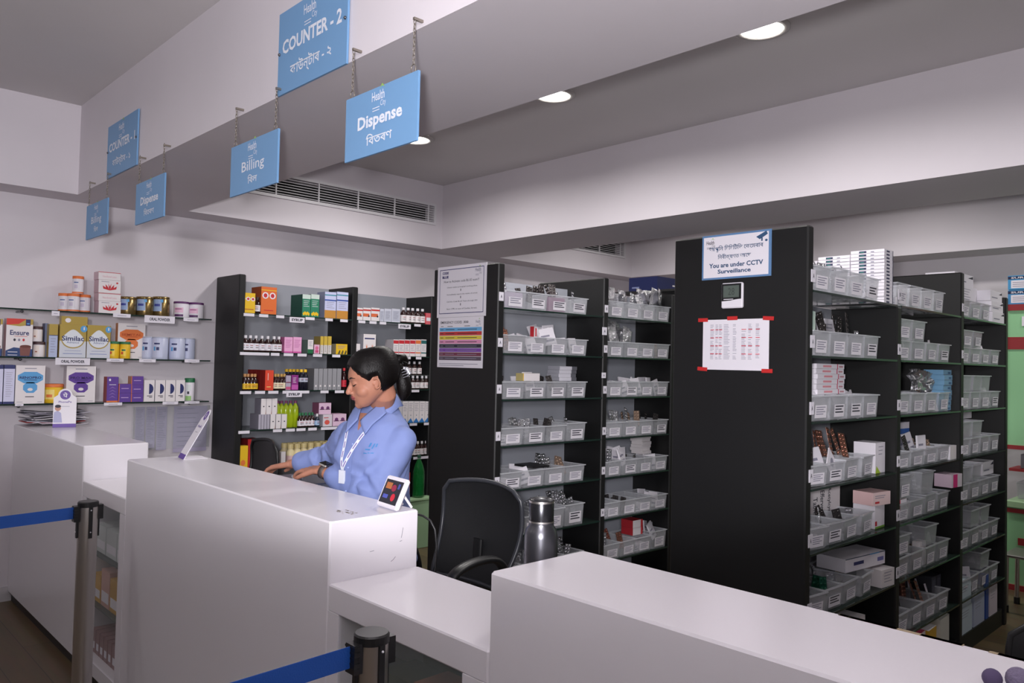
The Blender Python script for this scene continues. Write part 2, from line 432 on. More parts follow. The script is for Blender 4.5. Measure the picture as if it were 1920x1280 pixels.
# ------------------------------------------------------------------ racks
M_riser = mat('tag_card', (226, 222, 232), .5)
def rack(name, label, x0, y0, yb, y1, pans, levels, ztops, backtops, zbase=.1, tags=(), letter='A', thick=.05, gl=M_glass):
    # pans: left faces of the upright panels; y0 front, yb back panel, y1 far side
    t = thing(name, label, 'shelf rack', (x0, y0, 0))
    for p, zt in zip(pans, ztops):
        MB().rbox(p-x0, p-x0+thick, 0, y1-y0, 0, zt, M_black, .006).build('upright_panel', t)
    for i in range(len(pans)-1):
        a = pans[i]-x0+thick; b = pans[i+1]-x0
        MB().box(a, b, yb-y0, yb-y0+.014, 0, backtops[i], M_back).build('back_panel', t)
        MB().box(a, b, .012, y1-y0-.012, 0, zbase, M_black).build('plinth', t)
        for z in levels:
            q = MB(); q.box(a, b, .004, yb-y0, z-.008, z, gl); q.box(a, b, .0, .004, z-.0085, z+.0005, M_glassedge)
            q.build('glass_shelf', t)
    return t
LV = [1.88, 1.62, 1.357, 1.092, .838, .57, .30]
R1 = rack('medicine_rack', 'tall black rack on the right, its side carrying the CCTV notice', 2.947, 1.416, 1.735, 2.04, [2.947, 3.87, 4.79, 5.65], LV, [2.133, 1.871, 2.125, 2.05], [1.87, 1.87, 1.87])
R2k = rack('medicine_rack', 'black rack in the middle of the photo, its side carrying the Code Blue notice', 2.978, 3.24, 3.56, 3.83, [2.978, 3.905, 4.66, 5.55], LV, [2.13, 2.13, 2.08, 2.13], [2.07, 2.07, 2.07])
LV3 = [1.884, 1.605, 1.326, 1.043, .757]
R3 = rack('syrup_rack', 'black rack of syrups and tonics standing against the back wall', 2.432, 5.375, 5.745, 5.765, [2.432, 3.37, 4.16], LV3, [2.158, 2.145, 2.13], [2.145, 2.13], zbase=.1)
# shelf letter tags on the upright edges and notices as parts of the racks
def edge_tag(rackobj, x0, y0, x, z, s, w=.035, h=.05):
    b = MB(); b.box(x-x0-w/2, x-x0+w/2, -.003, -.0005, z-h/2, z+h/2, M_riser)
    b.text(s, 0, 0, w*.35, h*.36, (x-x0, -.003, z), (1, 0, 0), UZ, M_ink, bold=.02)
    b.build('letter_tag', rackobj)
for z in LV[:6]:
    edge_tag(R1, 2.947, 1.416, 2.99, z+.055, 'A')
    edge_tag(R1, 2.947, 1.416, 3.89, z+.05, 'B')
    edge_tag(R1, 2.947, 1.416, 4.815, z+.05, 'C', .03, .045)
for z in LV[:5]: edge_tag(R2k, 2.978, 3.24, 3.0, z+.06, 'A')
for z in LV[:6]: edge_tag(R2k, 2.978, 3.24, 3.93, z+.05, 'B', .032, .048)
edge_tag(R2k, 2.978, 3.24, 3.915, 1.785, 'A', .045, .05); edge_tag(R2k, 2.978, 3.24, 3.915, 1.50, 'A', .04, .035)

# notices on the rack ends
def sheet(x, y0, y1, z0, z1, name, label, m=M_white):
    W = y0-y1; t = thing(name, label, 'notice', (x, (y0+y1)/2, z0))
    MB().box(-.002, .0015, -W/2, W/2, 0, z1-z0, m).build('paper', t)
    return t, W, z1-z0, (-.0022, W/2, 0)
t, W, H, o = sheet(2.947, 1.895, 1.570, 1.942, 2.134, 'surveillance_notice', 'white CCTV surveillance notice with blue border at the top of the right rack', col(96, 134, 178))
b = MB(); b.rect(.008, .008, W-.02, H-.016, o, UX, UZ, M_white, .0003)
logo(b, W*.14, H*.83, W*.15, o, M_ink)
st = col(52, 84, 120)
b.text('আপুিন িচিচিটিভ েকেমৰাৰ', W*.5, H*.68, W*.78, H*.15, o, UX, UZ, st, bold=.012)
b.text('িনৰীক্ষণত আেছ', W*.48, H*.49, W*.48, H*.14, o, UX, UZ, st, bold=.012)
b.text('You are under CCTV', W*.5, H*.31, W*.78, H*.105, o, UX, UZ, st, bold=.03)
b.text('Surveillance', W*.48, H*.17, W*.48, H*.095, o, UX, UZ, st, bold=.03)
b.poly([(W*.79, H*.86), (W*.93, H*.97), (W*.95, H*.9), (W*.84, H*.8)], o, UX, UZ, st, .0007)
b.rect(W*.86, H*.76, W*.02, H*.07, o, UX, UZ, st, .0007); b.ell(W*.93, H*.77, W*.018, H*.025, o, UX, UZ, st, .0007)
b.build('lettering', t)
t = thing('digital_thermometer', 'small white digital thermometer below the CCTV notice', 'thermometer', (2.947, 1.74, 1.815))
b = MB(); b.rbox(-.018, 0, -.05, .05, 0, .107, M_white, .005).build('casing', t)
o = (-.0185, .05, 0)
MB().poly([(.004, .03), (.045, .032), (.07, .036), (.096, .038), (.096, .103), (.004, .103)], o, UX, UZ, M_blackpl, .0003).build('face_plate', t)
b = MB().rect(.012, .045, .074, .05, o, UX, UZ, col(88, 98, 92, .3), .0008); b.text('28', .05, .07, .03, .03, o, UX, UZ, col(62, 70, 66), off=.001); b.rect(.014, .036, .045, .003, o, UX, UZ, M_white, .001)
b.build('display', t)
t, W, H, o = sheet(2.947, 1.885, 1.576, 1.555, 1.769, 'printed_table_sheet', 'white sheet with a printed table taped by red tape to the right rack')
b = MB(); random.seed(3)
cols = [.12, .2, .255, .33, .47, .60, .7, .81]
ws = [.06, .045, .05, .1, .06, .07, .06, .06]
for c, wd in zip(cols, ws):
    for k in range(26):
        if random.random() < .15: continue
        b.rect(W*c, H*(.89-k*.027), W*wd*random.uniform(.6, 1), H*.008, o, UX, UZ, M_grey_ink, .0003)
for z in (.79, .63, .47, .31):
    for c, wd in zip(cols, ws):
        if c in (.33, .47): continue
        b.rect(W*c, H*z, W*wd, H*.014, o, UX, UZ, col(214, 70, 84), .0005)
b.build('table_print', t)
rt = col(196, 40, 40)
for a, z, rr in ((-.0, 1.0, .0), (.46, 1.02, 0), (.99, 1.0, .06), (0, .01, .06), (.98, .0, 0)):
    q = MB(); q.T = Matrix.Translation((-.0032, W/2-a*W, z*H))@Matrix.Rotation(rr, 4, 'X'); q.box(-.0006, .0006, -.024, .024, -.008, .008, rt); q.build('red_tape', t)
t, W, H, o = sheet(2.978, 3.79, 3.34, 1.832, 2.140, 'code_blue_notice', 'white CODE BLUE notice at the top of the middle rack side')
b = MB(); nb = col(48, 46, 110)
e = .022
for a in ((e, e, W-2*e, .004), (e, H-e, W-2*e, .004), (e, e, .004, H-2*e), (W-e-.004, e, .004, H-2*e)): b.rect(*a, o, UX, UZ, nb, .0004)
b.text('CODE', W*.17, H*.87, W*.13, H*.05, o, UX, UZ, nb, bold=.05); b.text('BLUE', W*.17, H*.79, W*.13, H*.05, o, UX, UZ, nb, bold=.05)
logo(b, W*.85, H*.88, W*.14, o, M_grey_ink)
b.text('How to Activate code BLUE team??', W*.5, H*.70, W*.72, H*.045, o, UX, UZ, M_ink)
for k, s in enumerate(('Check victim at hospital working place.', 'Immediately report the victim of arrest', 'Call the Code BLUE Team through 333', 'Start CPR, in case of Cardiac Arrest.')):
    b.text(s, W*.52, H*(.58-k*.14), W*.62, H*.034, o, UX, UZ, M_ink)
    if k < 3: b.rect(W*.49, H*(.50-k*.14), W*.012, H*.045, o, UX, UZ, M_ink, .0005)
b.build('lettering', t)
t, W, H, o = sheet(2.978, 3.775, 3.358, 1.531, 1.831, 'emergency_codes_notice', 'EMERGENCY CODES chart with coloured bands below the Code Blue notice')
b = MB(); b.text('EMERGENCY CODES', W*.30, H*.90, W*.48, H*.05, o, UX, UZ, M_ink, bold=.01); b.text('333', W*.63, H*.9, W*.1, H*.045, o, UX, UZ, M_ink, bold=.03)
logo(b, W*.9, H*.9, W*.12, o, M_grey_ink)
bands = [(110, 176, 224), (196, 58, 60), (226, 204, 70), (226, 150, 186), (48, 46, 62), (124, 72, 168), (116, 56, 78), (90, 78, 92)]
for k, c in enumerate(bands):
    z = H*(.72-k*.082); b.rect(W*.04, z, W*.93, H*.074, o, UX, UZ, col(*c), .0004)
    ink = M_ink if k < 4 else M_grey_ink
    for a, wd in ((.06, .07), (.18, .2), (.45, .42)): b.rect(W*a, z+H*.03, W*wd, H*.012, o, UX, UZ, ink, .0006)
for a, wd in ((.07, .06), (.22, .12), (.6, .12)): b.rect(W*a, H*.815, W*wd, H*.01, o, UX, UZ, M_ink, .0006)
for k in range(2): b.rect(W*.05, H*(.07-k*.035), W*(.85-k*.3), H*.01, o, UX, UZ, M_grey_ink, .0006)
b.build('chart_print', t)

# ------------------------------------------------------------------ goods
RX = (1, 0, 0)     # reading direction of faces that look towards the counters (-Y)
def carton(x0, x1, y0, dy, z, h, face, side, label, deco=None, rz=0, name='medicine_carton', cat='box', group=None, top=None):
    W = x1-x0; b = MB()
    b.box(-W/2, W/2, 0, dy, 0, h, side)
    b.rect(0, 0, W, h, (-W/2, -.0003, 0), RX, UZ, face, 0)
    if top: b.add([(-W/2, 0, h+.0003), (W/2, 0, h+.0003), (W/2, dy, h+.0003), (-W/2, dy, h+.0003)], [(0, 1, 2, 3)], top)
    if deco: deco(b, W, h, (-W/2, -.0006, 0))
    o = b.build(name); o.location = ((x0+x1)/2, y0, z+.0008); o.rotation_euler = (0, 0, rz)
    return tag(o, label, cat, group)
def lines(b, o, a, z, w, n, step, m=M_grey_ink, hh=.003):
    for k in range(n): b.rect(a, z-k*step, w*(1-.25*((k*7) % 3)/2), hh, o, RX, UZ, m, .0003)
def bottle(prof_scale, body_m, cap_m, label_m, r=.028, h=.12, cap_h=.02, lab=(.15, .6), name='syrup_bottle', shoulder=.72, capr=.5):
    b = MB(); hb = h-cap_h
    b.lathe([(r*.9, 0), (r, .004), (r, hb*shoulder), (r*.8, hb*(shoulder+.12)), (r*.42, hb*(shoulder+.2)), (r*.4, hb)], body_m, n=16)
    o = b.build(name)
    MB().lathe([(r*capr, hb-.001), (r*capr, h-.002), (r*capr*.9, h)], cap_m, n=14).build('cap', o)
    q = MB(); q.lathe([(r+.0006, hb*lab[0]), (r+.0006, hb*lab[1])], label_m, n=16, cap=False)
    for k in range(2):
        zz = hb*(lab[0]+(lab[1]-lab[0])*(.35+.3*k)); vs = []
        for i in range(5):
            a = -PI/2-.5+i*.25; vs += [((r+.001)*math.cos(a), (r+.001)*math.sin(a), zz), ((r+.001)*math.cos(a), (r+.001)*math.sin(a), zz+.004)]
        q.add(vs, [(2*i, 2*i+2, 2*i+3, 2*i+1) for i in range(4)], col(150, 40, 50) if k else M_ink)
    q.build('label_band', o)
    return o
def place_row(proto, xs, y, z, label, cat, group, first=True):
    for i, x in enumerate(xs):
        yy = y+(random.uniform(-.004, .004))
        if i == 0 and first: o = proto; o.location = (x, yy, z+.0008); tag(o, label, cat, group)
        else: o = dup(proto, (x, yy, z+.0008), label=label, group=group); o['category'] = cat
        o.rotation_euler = (0, 0, random.uniform(-.4, .4))
# ---- glass shelves on the back wall
WY = 5.605
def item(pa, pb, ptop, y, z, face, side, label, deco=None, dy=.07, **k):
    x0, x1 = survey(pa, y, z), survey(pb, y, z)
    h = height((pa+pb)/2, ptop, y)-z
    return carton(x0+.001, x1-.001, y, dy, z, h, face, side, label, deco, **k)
wall_tags = [
 (1.835, [(271, 328, 592, 605.5, 'ORAL POWDER'), (212, 245, 588, 595, ''), (344, 372, 596, 602.5, ''), (97, 112, 583, 592, '')]),
 (1.537, [(104, 169, 671, 684, 'ORAL POWDER'), (200, 232, 672, 678, ''), (261, 292, 673, 679, ''), (346, 374, 673.5, 679.5, '')]),
 (1.245, [(195, 229, 754.5, 760, ''), (305, 334, 752.5, 758, ''), (346, 374, 752, 756.5, ''), (28, 44, 757, 761, '')])]
for (z, tg), nm in zip(wall_tags, ('top', 'middle', 'lowest')):
    t = thing('glass_wall_shelf', nm+' glass shelf fixed to the back wall above the far counter', 'shelf', (1.0, 5.60, z-.008))
    MB().box(-.9, 1.335, .0, .165, 0, .008, M_glass).box(-.9, 1.335, -.002, 0, -.0005, .0085, M_glassedge).build('shelf_pane', t)
    for x in (.15, 1.2):
        MB().tube([(x, .165, -.008), (x, .02, -.008)], .006, M_dksteel, 8).ball((x, .02, -.008), .009, M_dksteel).build('bracket', t)
    for (a, c, pt, pbm, s) in tg:
        x0 = survey(a, 5.597, z)-1.0; x1 = survey(c, 5.597, z)-1.0; zt = height((a+c)/2, pt, 5.597)-z+.008; zb = height((a+c)/2, pbm, 5.597)-z+.008
        b = MB().box(x0, x1, -.0045, -.0025, zb, zt, M_riser)
        if s: b.text(s, (x0+x1)/2, (zb+zt)/2, (x1-x0)*.68, (zt-zb)*.42, (0, -.0046, 0), RX, UZ, M_ink, bold=.03)
        else: b.rect(x0+(x1-x0)*.25, (zb+zt)/2-.002, (x1-x0)*.5, .003, (0, -.0046, 0), RX, UZ, M_grey_ink, .0003)
        b.build('shelf_label', t)
ZT1, ZM1, ZL1 = 1.835, 1.537, 1.245
cream = col(228, 222, 224); gold = mat('gold_carton', (196, 170, 92), .3, metal=.35); goldm = mat('gold_tin', (150, 128, 84), .25, metal=.8)
navy = col(44, 50, 104); red = col(196, 44, 54); orange = col(224, 120, 62); purple = col(96, 64, 150); green = col(36, 110, 70); yellow = col(232, 188, 36); sky = col(90, 160, 214)
def jar(name, r, h, body, lid, label, cat, pa, y, z, lidh=.018, band=None, base=None, group=None, px2=None, extra=None, zoff=0):
    x = (survey(pa, y, z)+survey(px2, y, z))/2 if px2 else survey(pa, y, z)
    b = MB().lathe([(r*.96, 0), (r, .004), (r, h-lidh-.004), (r*.92, h-lidh)], body, n=24); o = b.build(name)
    MB().lathe([(r*1.01, h-lidh), (r*1.01, h-.002), (r*.96, h)], lid, n=24).build('lid', o)
    if base: MB().lathe([(r*1.005, .002), (r*1.005, h*.1)], base, n=24, cap=False).build('base_band', o)
    if band:
        q = MB()
        def curved(a0, a1, z0, z1, m, k=.0008):
            n = 6; vs = []
            for i in range(n+1):
                a = a0+(a1-a0)*i/n; vs += [((r+k)*math.cos(a), (r+k)*math.sin(a), z0), ((r+k)*math.cos(a), (r+k)*math.sin(a), z1)]
            q.add(vs, [(2*i, 2*i+2, 2*i+3, 2*i+1) for i in range(n)], m)
        band(curved, h); q.build('printed_label', o)
    o.location = (x, y+r, z+zoff+.0008); o.rotation_euler = (0, 0, 0)
    return tag(o, label, cat, group)
F = -PI/2-.6   # direction facing the camera from the back wall
# top shelf
def b_or(c, h):
    c(F-.7, F+.7, h*.2, h*.8, col(220, 216, 224)); c(F-.4, F+.4, h*.6, h*.66, col(90, 110, 160), .0012); c(F-.3, F+.3, h*.3, h*.5, col(200, 190, 210), .0012)
for (a, c, lab) in ((115, 131, 'left'), (129, 150, 'middle'), (151, 170, 'right')):
    yy = 5.62 if lab != 'left' else 5.66
    r = .036
    jar('supplement_jar', r, height(140, 550, 5.62)-ZT1, M_white, orange, 'white jar with orange lid, %s of the bottom row on the top wall shelf' % lab, 'jar', a, yy if lab == 'middle' else 5.66, ZT1, px2=c, band=b_or, base=orange)
jh = height(140, 550, 5.62)-ZT1
jar('supplement_jar', .033, jh*.98, M_white, orange, 'white jar with orange lid stacked alone on top of three others', 'jar', 137, 5.63, ZT1, px2=157, band=b_or, base=orange, zoff=jh+.001)
def d_lotus(b, W, H, o):
    for s in (-1, 1):
        for k, (dx, hh) in enumerate(((.0, .5), (.13, .42), (.25, .3))):
            b.poly([(W*(.5), H*.2), (W*(.5+s*(dx+.04)), H*(.25+hh*.2)), (W*(.5+s*(dx+.07)), H*(.25+hh)), (W*(.5+s*dx*.6), H*(.2+hh*.6))][::s], o, RX, UZ, red, k*.0002)
    b.rect(W*.12, H*.84, W*.35, H*.04, o, RX, UZ, M_grey_ink, .0002); b.ell(W*.83, H*.8, W*.05, H*.07, o, RX, UZ, red, .0003)
def d_pale(b, W, H, o):
    b.text('Nutribowl Lotus', W*.5, H*.42, W*.62, H*.26, o, RX, UZ, col(220, 170, 180)); b.rect(0, H*.9, W, H*.08, o, RX, UZ, col(190, 70, 84), .0002)
z = ZT1
for k, (pt, pb_, dc, nm) in enumerate(((562.5, 585.5, d_lotus, 'red lotus carton at the bottom of the stack on the top wall shelf'), (547.5, 562.5, d_pale, 'pale pink carton between the two lotus cartons'), (523, 547.5, d_lotus, 'red lotus carton, second from the top of its stack'), (508, 523, d_pale, 'pale pink carton crowning the lotus stack'))):
    h = height(205, pt, WY)-height(205, pb_, WY)
    x0, x1 = survey(184.5, WY, z), survey(226, WY, z)
    carton(x0, x1, WY, .10, z, h-.001, cream, col(206, 178, 188), nm, dc); z += h
def b_tin(c, h):
    c(F-.75, F+.35, h*.25, h*.85, col(150, 172, 210)); c(F-.55, F+.15, h*.5, h*.62, col(60, 70, 150), .0012); c(F+.2, F+.5, h*.7, h*.85, sky, .0014)
for a, c, l in ((226, 260, 'left'), (261, 291, 'middle'), (292, 321, 'right')):
    jar('formula_tin', .056, height((a+c)/2, 556, 5.61)-ZT1, goldm, goldm, 'gold formula tin with blue label, %s of three on the top wall shelf' % l, 'tin', a, 5.61, ZT1, px2=c, band=b_tin, lidh=.012)
def b_pur(c, h):
    c(F-.7, F+.5, h*.3, h*.62, col(232, 190, 214)); c(F-.7, F+.5, h*.06, h*.2, col(84, 40, 96)); c(F-.6, F+.3, h*.5, h*.55, col(150, 60, 120), .0014)
for a, c, l in ((330, 359, 'left of the pair at the end of the top wall shelf'), (359, 385, 'right end of the top wall shelf')):
    jar('powder_tub', .052, height(370, 567, 5.61)-ZT1, M_white, col(92, 40, 100), 'white purple lidded tub, '+l, 'tub', a, 5.61, ZT1, px2=c, band=b_pur, lidh=.014)
# middle shelf
def d_ens(b, W, H, o):
    b.poly([(0, H), (0, H*.83), (W*.45, H*.86), (W*.75, H)][::-1][::-1], o, RX, UZ, col(206, 58, 50), .0004)
    b.poly([(0, H*.83), (W*.45, H*.86), (W*.75, H), (W, H), (W, H*.86), (W*.5, H*.80)][::-1], o, RX, UZ, gold, .0002)
    b.rect(W*.72, H*.82, W*.18, H*.17, o, RX, UZ, navy, .0006); b.rect(W*.76, H*.86, W*.10, H*.03, o, RX, UZ, sky, .0008)
    b.text('Ensure', W*.5, H*.63, W*.72, H*.13, o, RX, UZ, navy, bold=.02)
    for k in range(3): b.ell(W*(.32+k*.17), H*.44, W*.045, H*.035, o, RX, UZ, (M_ink, M_grey_ink, red)[k], .0004)
    b.rect(W*.3, H*.53, W*.5, H*.01, o, RX, UZ, red, .0003)
    b.poly([(0, 0), (W, 0), (W, H*.2), (W*.6, H*.22), (W*.3, H*.24), (0, H*.15)], o, RX, UZ, col(40, 66, 116), .0002)
    b.poly([(W*.55, H*.02), (W*.9, H*.02), (W*.95, H*.26), (W*.52, H*.26)], o, RX, UZ, col(124, 76, 70), .0006)
    b.ell(W*.74, H*.27, W*.21, H*.04, o, RX, UZ, col(104, 54, 46), .0008)
    b.rect(W*.08, H*.11, W*.36, H*.016, o, RX, UZ, M_white, .0006); b.rect(W*.08, H*.03, W*.36, H*.014, o, RX, UZ, M_white, .0006)
item(9.5, 60, 597.5, WY, ZM1, cream, col(206, 196, 204), 'cream Ensure carton with red top corner and chocolate cup', d_ens)
item(-42, 3, 597, WY, ZM1, cream, col(206, 60, 60), 'carton cut off by the left edge of the photo', d_ens)
def b_ch(c, h):
    c(F-.5, F+.4, h*.2, h*.75, col(226, 214, 206)); c(F-.3, F+.1, h*.3, h*.38, col(150, 90, 70), .0012)
j1 = jar('supplement_jar', .033, height(72, 640.5, 5.61)-ZM1, cream, col(72, 48, 52), 'cream jar with brown lid below another beside the Ensure carton', 'jar', 64, 5.615, ZM1, px2=86, band=b_ch)
jar('supplement_jar', .029, height(70, 612, 5.61)-height(72, 640.5, 5.61), cream, col(72, 48, 52), 'cream jar with brown lid stacked on another beside the Ensure carton', 'jar', 61, 5.615, ZM1, px2=80, band=b_ch, zoff=height(72, 640.5, 5.61)-ZM1+.001)
item(82, 89, 606, 5.66, ZM1, col(108, 118, 150), col(96, 100, 130), 'slate blue carton standing behind the narrow gold carton')
def d_nar(b, W, H, o):
    b.rect(0, 0, W, H*.66, o, RX, UZ, col(176, 186, 216), .0002); b.rect(0, H*.65, W, H*.02, o, RX, UZ, navy, .0004); lines(b, o, W*.2, H*.55, W*.6, 6, H*.08)
item(90, 107, 607.5, WY, ZM1, gold, gold, 'narrow gold and blue carton left of the Similac cartons', d_nar, dy=.1)
def d_sim(b, W, H, o):
    b.rect(0, 0, W, H*.5, o, RX, UZ, col(206, 210, 220), .0002)
    b.poly([(W*.5+W*.40*math.cos(a)*(1-.25*max(0, math.sin(a))**2), H*.55+H*.24*math.sin(a)*(1+.25*max(0, math.sin(a))**3)) for a in [2*PI*i/28 for i in range(28)]], o, RX, UZ, col(222, 226, 234), .0006)
    b.poly([(W*.5+W*.44*math.cos(a)*(1-.25*max(0, math.sin(a))**2), H*.545+H*.27*math.sin(a)*(1+.25*max(0, math.sin(a))**3)) for a in [2*PI*i/28 for i in range(28)]], o, RX, UZ, gold, .0004)
    b.text('Similac', W*.5, H*.58, W*.84, H*.15, o, RX, UZ, navy, off=.001, bold=.02)
    b.text('Advance', W*.5, H*.46, W*.46, H*.06, o, RX, UZ, col(90, 100, 150), off=.001)
    b.ell(W*.9, H*.88, W*.13, H*.1, o, RX, UZ, sky, .0008); b.text('1', W*.91, H*.89, W*.05, H*.09, o, RX, UZ, M_white, off=.0012, bold=.02)
    b.rect(W*.14, H*.11, W*.72, H*.014, o, RX, UZ, col(90, 110, 180), .0004); b.rect(W*.2, H*.2, W*.6, H*.01, o, RX, UZ, col(120, 130, 180), .0004)
item(110, 160.5, 608.5, WY, ZM1, gold, gold, 'left Similac carton, gold with white drop', d_sim)
item(161.5, 206, 610, WY, ZM1, gold, gold, 'right Similac carton, gold with white drop', d_sim)
zt = height(140, 608.5, WY)
def d_gl(b, W, H, o): b.ell(W*.25, H*.5, W*.11, H*.28, o, RX, UZ, M_white, .0004)
carton(survey(115, WY+.01, zt), survey(164, WY+.01, zt), WY+.01, .05, zt, .052, gold, gold, 'gold carton lying on top of the left Similac carton', d_gl)
def b_yel(c, h): c(F-.6, F+.5, h*.15, h*.6, col(240, 206, 70)); c(F-.3, F+.4, h*.45, h*.55, green, .0012); c(F-.4, F+.0, h*.25, h*.4, col(206, 80, 50), .0012)
for a, c, l in ((205, 226, 'left'), (226.5, 247, 'right')):
    jar('powder_jar', .034, height(215, 640, 5.60)-ZM1, yellow, green, '%s yellow jar with green lid in front of the orange hexagon carton' % l, 'jar', a, 5.601, ZM1, px2=c, band=b_yel, lidh=.016)
def hexa(b, cx, cz, rx, rz, o, m, off):
    b.poly([(cx-rx, cz+rz*.4), (cx-rx, cz-rz*.4), (cx-rx*.5, cz-rz), (cx+rx*.5, cz-rz), (cx+rx, cz-rz*.4), (cx+rx, cz+rz*.4), (cx+rx*.5, cz+rz), (cx-rx*.5, cz+rz)], o, RX, UZ, m, off)
def d_hex(txt, c1, c2, ink):
    def d(b, W, H, o):
        hexa(b, W*.5, H*.68, W*.43, H*.15, o, c1, .0003); hexa(b, W*.5, H*.42, W*.24, H*.14, o, c2, .0003)
        b.rect(W*.28, H*.61, W*.44, H*.016, o, RX, UZ, ink, .0006)
        b.text(txt, W*.5, H*.68, W*.74, H*.065, o, RX, UZ, ink, off=.0009, bold=.03)
        b.ell(W*.5, H*.37, W*.09, H*.04, o, RX, UZ, cream, .0006)
        b.rect(W*.3, H*.91, W*.4, H*.02, o, RX, UZ, M_grey_ink, .0003); b.rect(W*.34, H*.17, W*.3, H*.02, o, RX, UZ, M_ink, .0003)
        b.rect(W*.06, H*.04, W*.2, H*.01, o, RX, UZ, M_grey_ink, .0003); b.rect(W*.76, H*.04, W*.16, H*.01, o, RX, UZ, M_grey_ink, .0003)
    return d
item(219, 271, 606.5, WY+.08, ZM1, cream, col(214, 140, 90), 'white SEMITAL carton with orange hexagons on the middle wall shelf', d_hex('SEMITAL', orange, orange, col(190, 80, 40)), dy=.05)
def b_pep(c, h):
    c(F-.75, F+.6, h*.08, h*.94, col(200, 206, 232)); c(F-.45, F+.25, h*.66, h*.73, navy, .0012); c(F-.5, F-.25, h*.38, h*.56, sky, .0012); c(F-.15, F+.2, h*.4, h*.54, navy, .0012)
for a, c, l, yy in ((288, 320, 'in front, second from the left', 5.605), (270, 292, 'leftmost and partly hidden', 5.655), (320.5, 352, 'second from the right', 5.605), (345, 368, 'rightmost and partly hidden', 5.655)):
    jar('peptide_tin', .054 if yy < 5.65 else .047, height(300, 631.5, 5.61)-ZM1, col(196, 202, 226, .35), col(186, 190, 206, .3), 'pale blue powder tin on the middle wall shelf, '+l, 'tin', a, yy, ZM1, px2=c, band=b_pep, lidh=.006)
# lowest shelf
def d_nav(b, W, H, o):
    b.rect(0, H*.9, W, H*.1, o, RX, UZ, navy, .0003); b.rect(0, 0, W, H*.06, o, RX, UZ, navy, .0003); lines(b, o, W*.2, H*.8, W*.6, 12, H*.055, hh=.002)
item(5, 26, 684, WY, ZL1, col(206, 206, 232), navy, 'narrow white carton with navy ends left of the RENOPRO carton', d_nav, dy=.1)
item(-40, 4, 684, WY, ZL1, col(206, 206, 232), navy, 'white and navy carton cut by the left edge, lowest wall shelf', d_nav)
item(27, 83, 685, WY, ZL1, cream, col(200, 196, 210), 'white RENOPRO carton with blue hexagons', d_hex('RENOPRO', sky, sky, navy))
def b_yj(c, h): c(F-.6, F+.5, h*.2, h*.7, col(240, 216, 120)); c(F-.3, F+.3, h*.3, h*.45, orange, .0012)
jar('powder_jar', .058, height(100, 720, 5.62)-ZL1, yellow, orange, 'yellow jar with orange lid between RENOPRO and PROMAX cartons', 'jar', 84, 5.62, ZL1, px2=122, band=b_yj, lidh=.02)
item(122.5, 178, 686.5, WY+.01, ZL1, cream, col(210, 204, 214), 'white PRO MAX carton with purple hexagons', d_hex('PRO MAX', purple, purple, col(50, 30, 90)))
def d_pt(b, W, H, o):
    b.rect(0, 0, W, H*.06, o, RX, UZ, orange, .0003); b.ell(W*.25, H*.88, W*.09, H*.05, o, RX, UZ, M_white, .0003)
    for k in range(4): b.poly([(W*.15, H*(.15+k*.12)), (W*.5, H*(.25+k*.12)), (W*.85, H*(.15+k*.12)), (W*.5, H*(.22+k*.12))][::-1], o, RX, UZ, col(150, 120, 190), .0003)
    b.rect(W*.2, H*.68, W*.6, H*.02, o, RX, UZ, M_white, .0003)
item(199, 221, 706.5, WY, ZL1, purple, col(170, 90, 90), 'tall purple carton with zigzag lines at the left of the purple stack', d_pt)
def d_ps(b, W, H, o): b.rect(W*.2, H*.45, W*.6, H*.08, o, RX, UZ, col(190, 160, 210), .0003); b.rect(0, 0, W*.05, H, o, RX, UZ, orange, .0002)
hp = (height(230, 720, WY)-ZL1)/2
for k, l in enumerate(('lower', 'upper')): carton(survey(222, WY, ZL1), survey(245, WY, ZL1), WY, .07, ZL1+k*(hp+.001), hp, purple, col(176, 110, 110), l+' small purple carton in the pile of two', d_ps)
hp = (height(255, 706, WY)-ZL1)/3
for k, l in enumerate(('bottom', 'middle', 'top')): carton(survey(245.5, WY, ZL1), survey(268, WY, ZL1), WY+.003*k, .07, ZL1+k*(hp+.001), hp, purple, col(190, 140, 112), l+' small purple carton in the pile of three', d_ps)
def d_D(b, W, H, o):
    b.poly([(W*.48, H*.35), (W*.48, H*.83)][::-1][::-1]+[(W*(.48+.42*math.cos(a)), H*(.59+.24*math.sin(a))) for a in [PI/2-PI*i/12 for i in range(1, 12)]][::1], o, RX, UZ, navy, .0003)
    b.rect(W*.3, H*.25, W*.5, H*.03, o, RX, UZ, M_ink, .0003); b.rect(W*.5, H*.19, W*.3, H*.03, o, RX, UZ, M_ink, .0003)
def d_D2(b, W, H, o):
    b.poly([(W*.48, H*.83), (W*.48, H*.35)]+[(W*(.48+.42*math.cos(a)), H*(.59+.24*math.sin(a))) for a in [-PI/2+PI*i/12 for i in range(1, 12)]], o, RX, UZ, navy, .0003)
    b.rect(W*.3, H*.25, W*.5, H*.03, o, RX, UZ, M_ink, .0003); b.rect(W*.5, H*.19, W*.3, H*.03, o, RX, UZ, M_ink, .0003)
for k, (a, c) in enumerate(((269, 289), (290, 309), (309.5, 328), (328.5, 346))):
    item(a, c, 712.5, WY, ZL1, cream, col(200, 196, 206), '%s cream carton with navy half disc on the lowest wall shelf' % ('first', 'second', 'third', 'fourth')[k], d_D2)
def b_gb(c, h): c(F-.5, F+.5, h*.45, h*.72, col(220, 226, 226)); c(F-.6, F+.6, h*.02, h*.22, col(150, 196, 120)); c(F-.2, F+.2, h*.3, h*.42, M_ink, .0012)
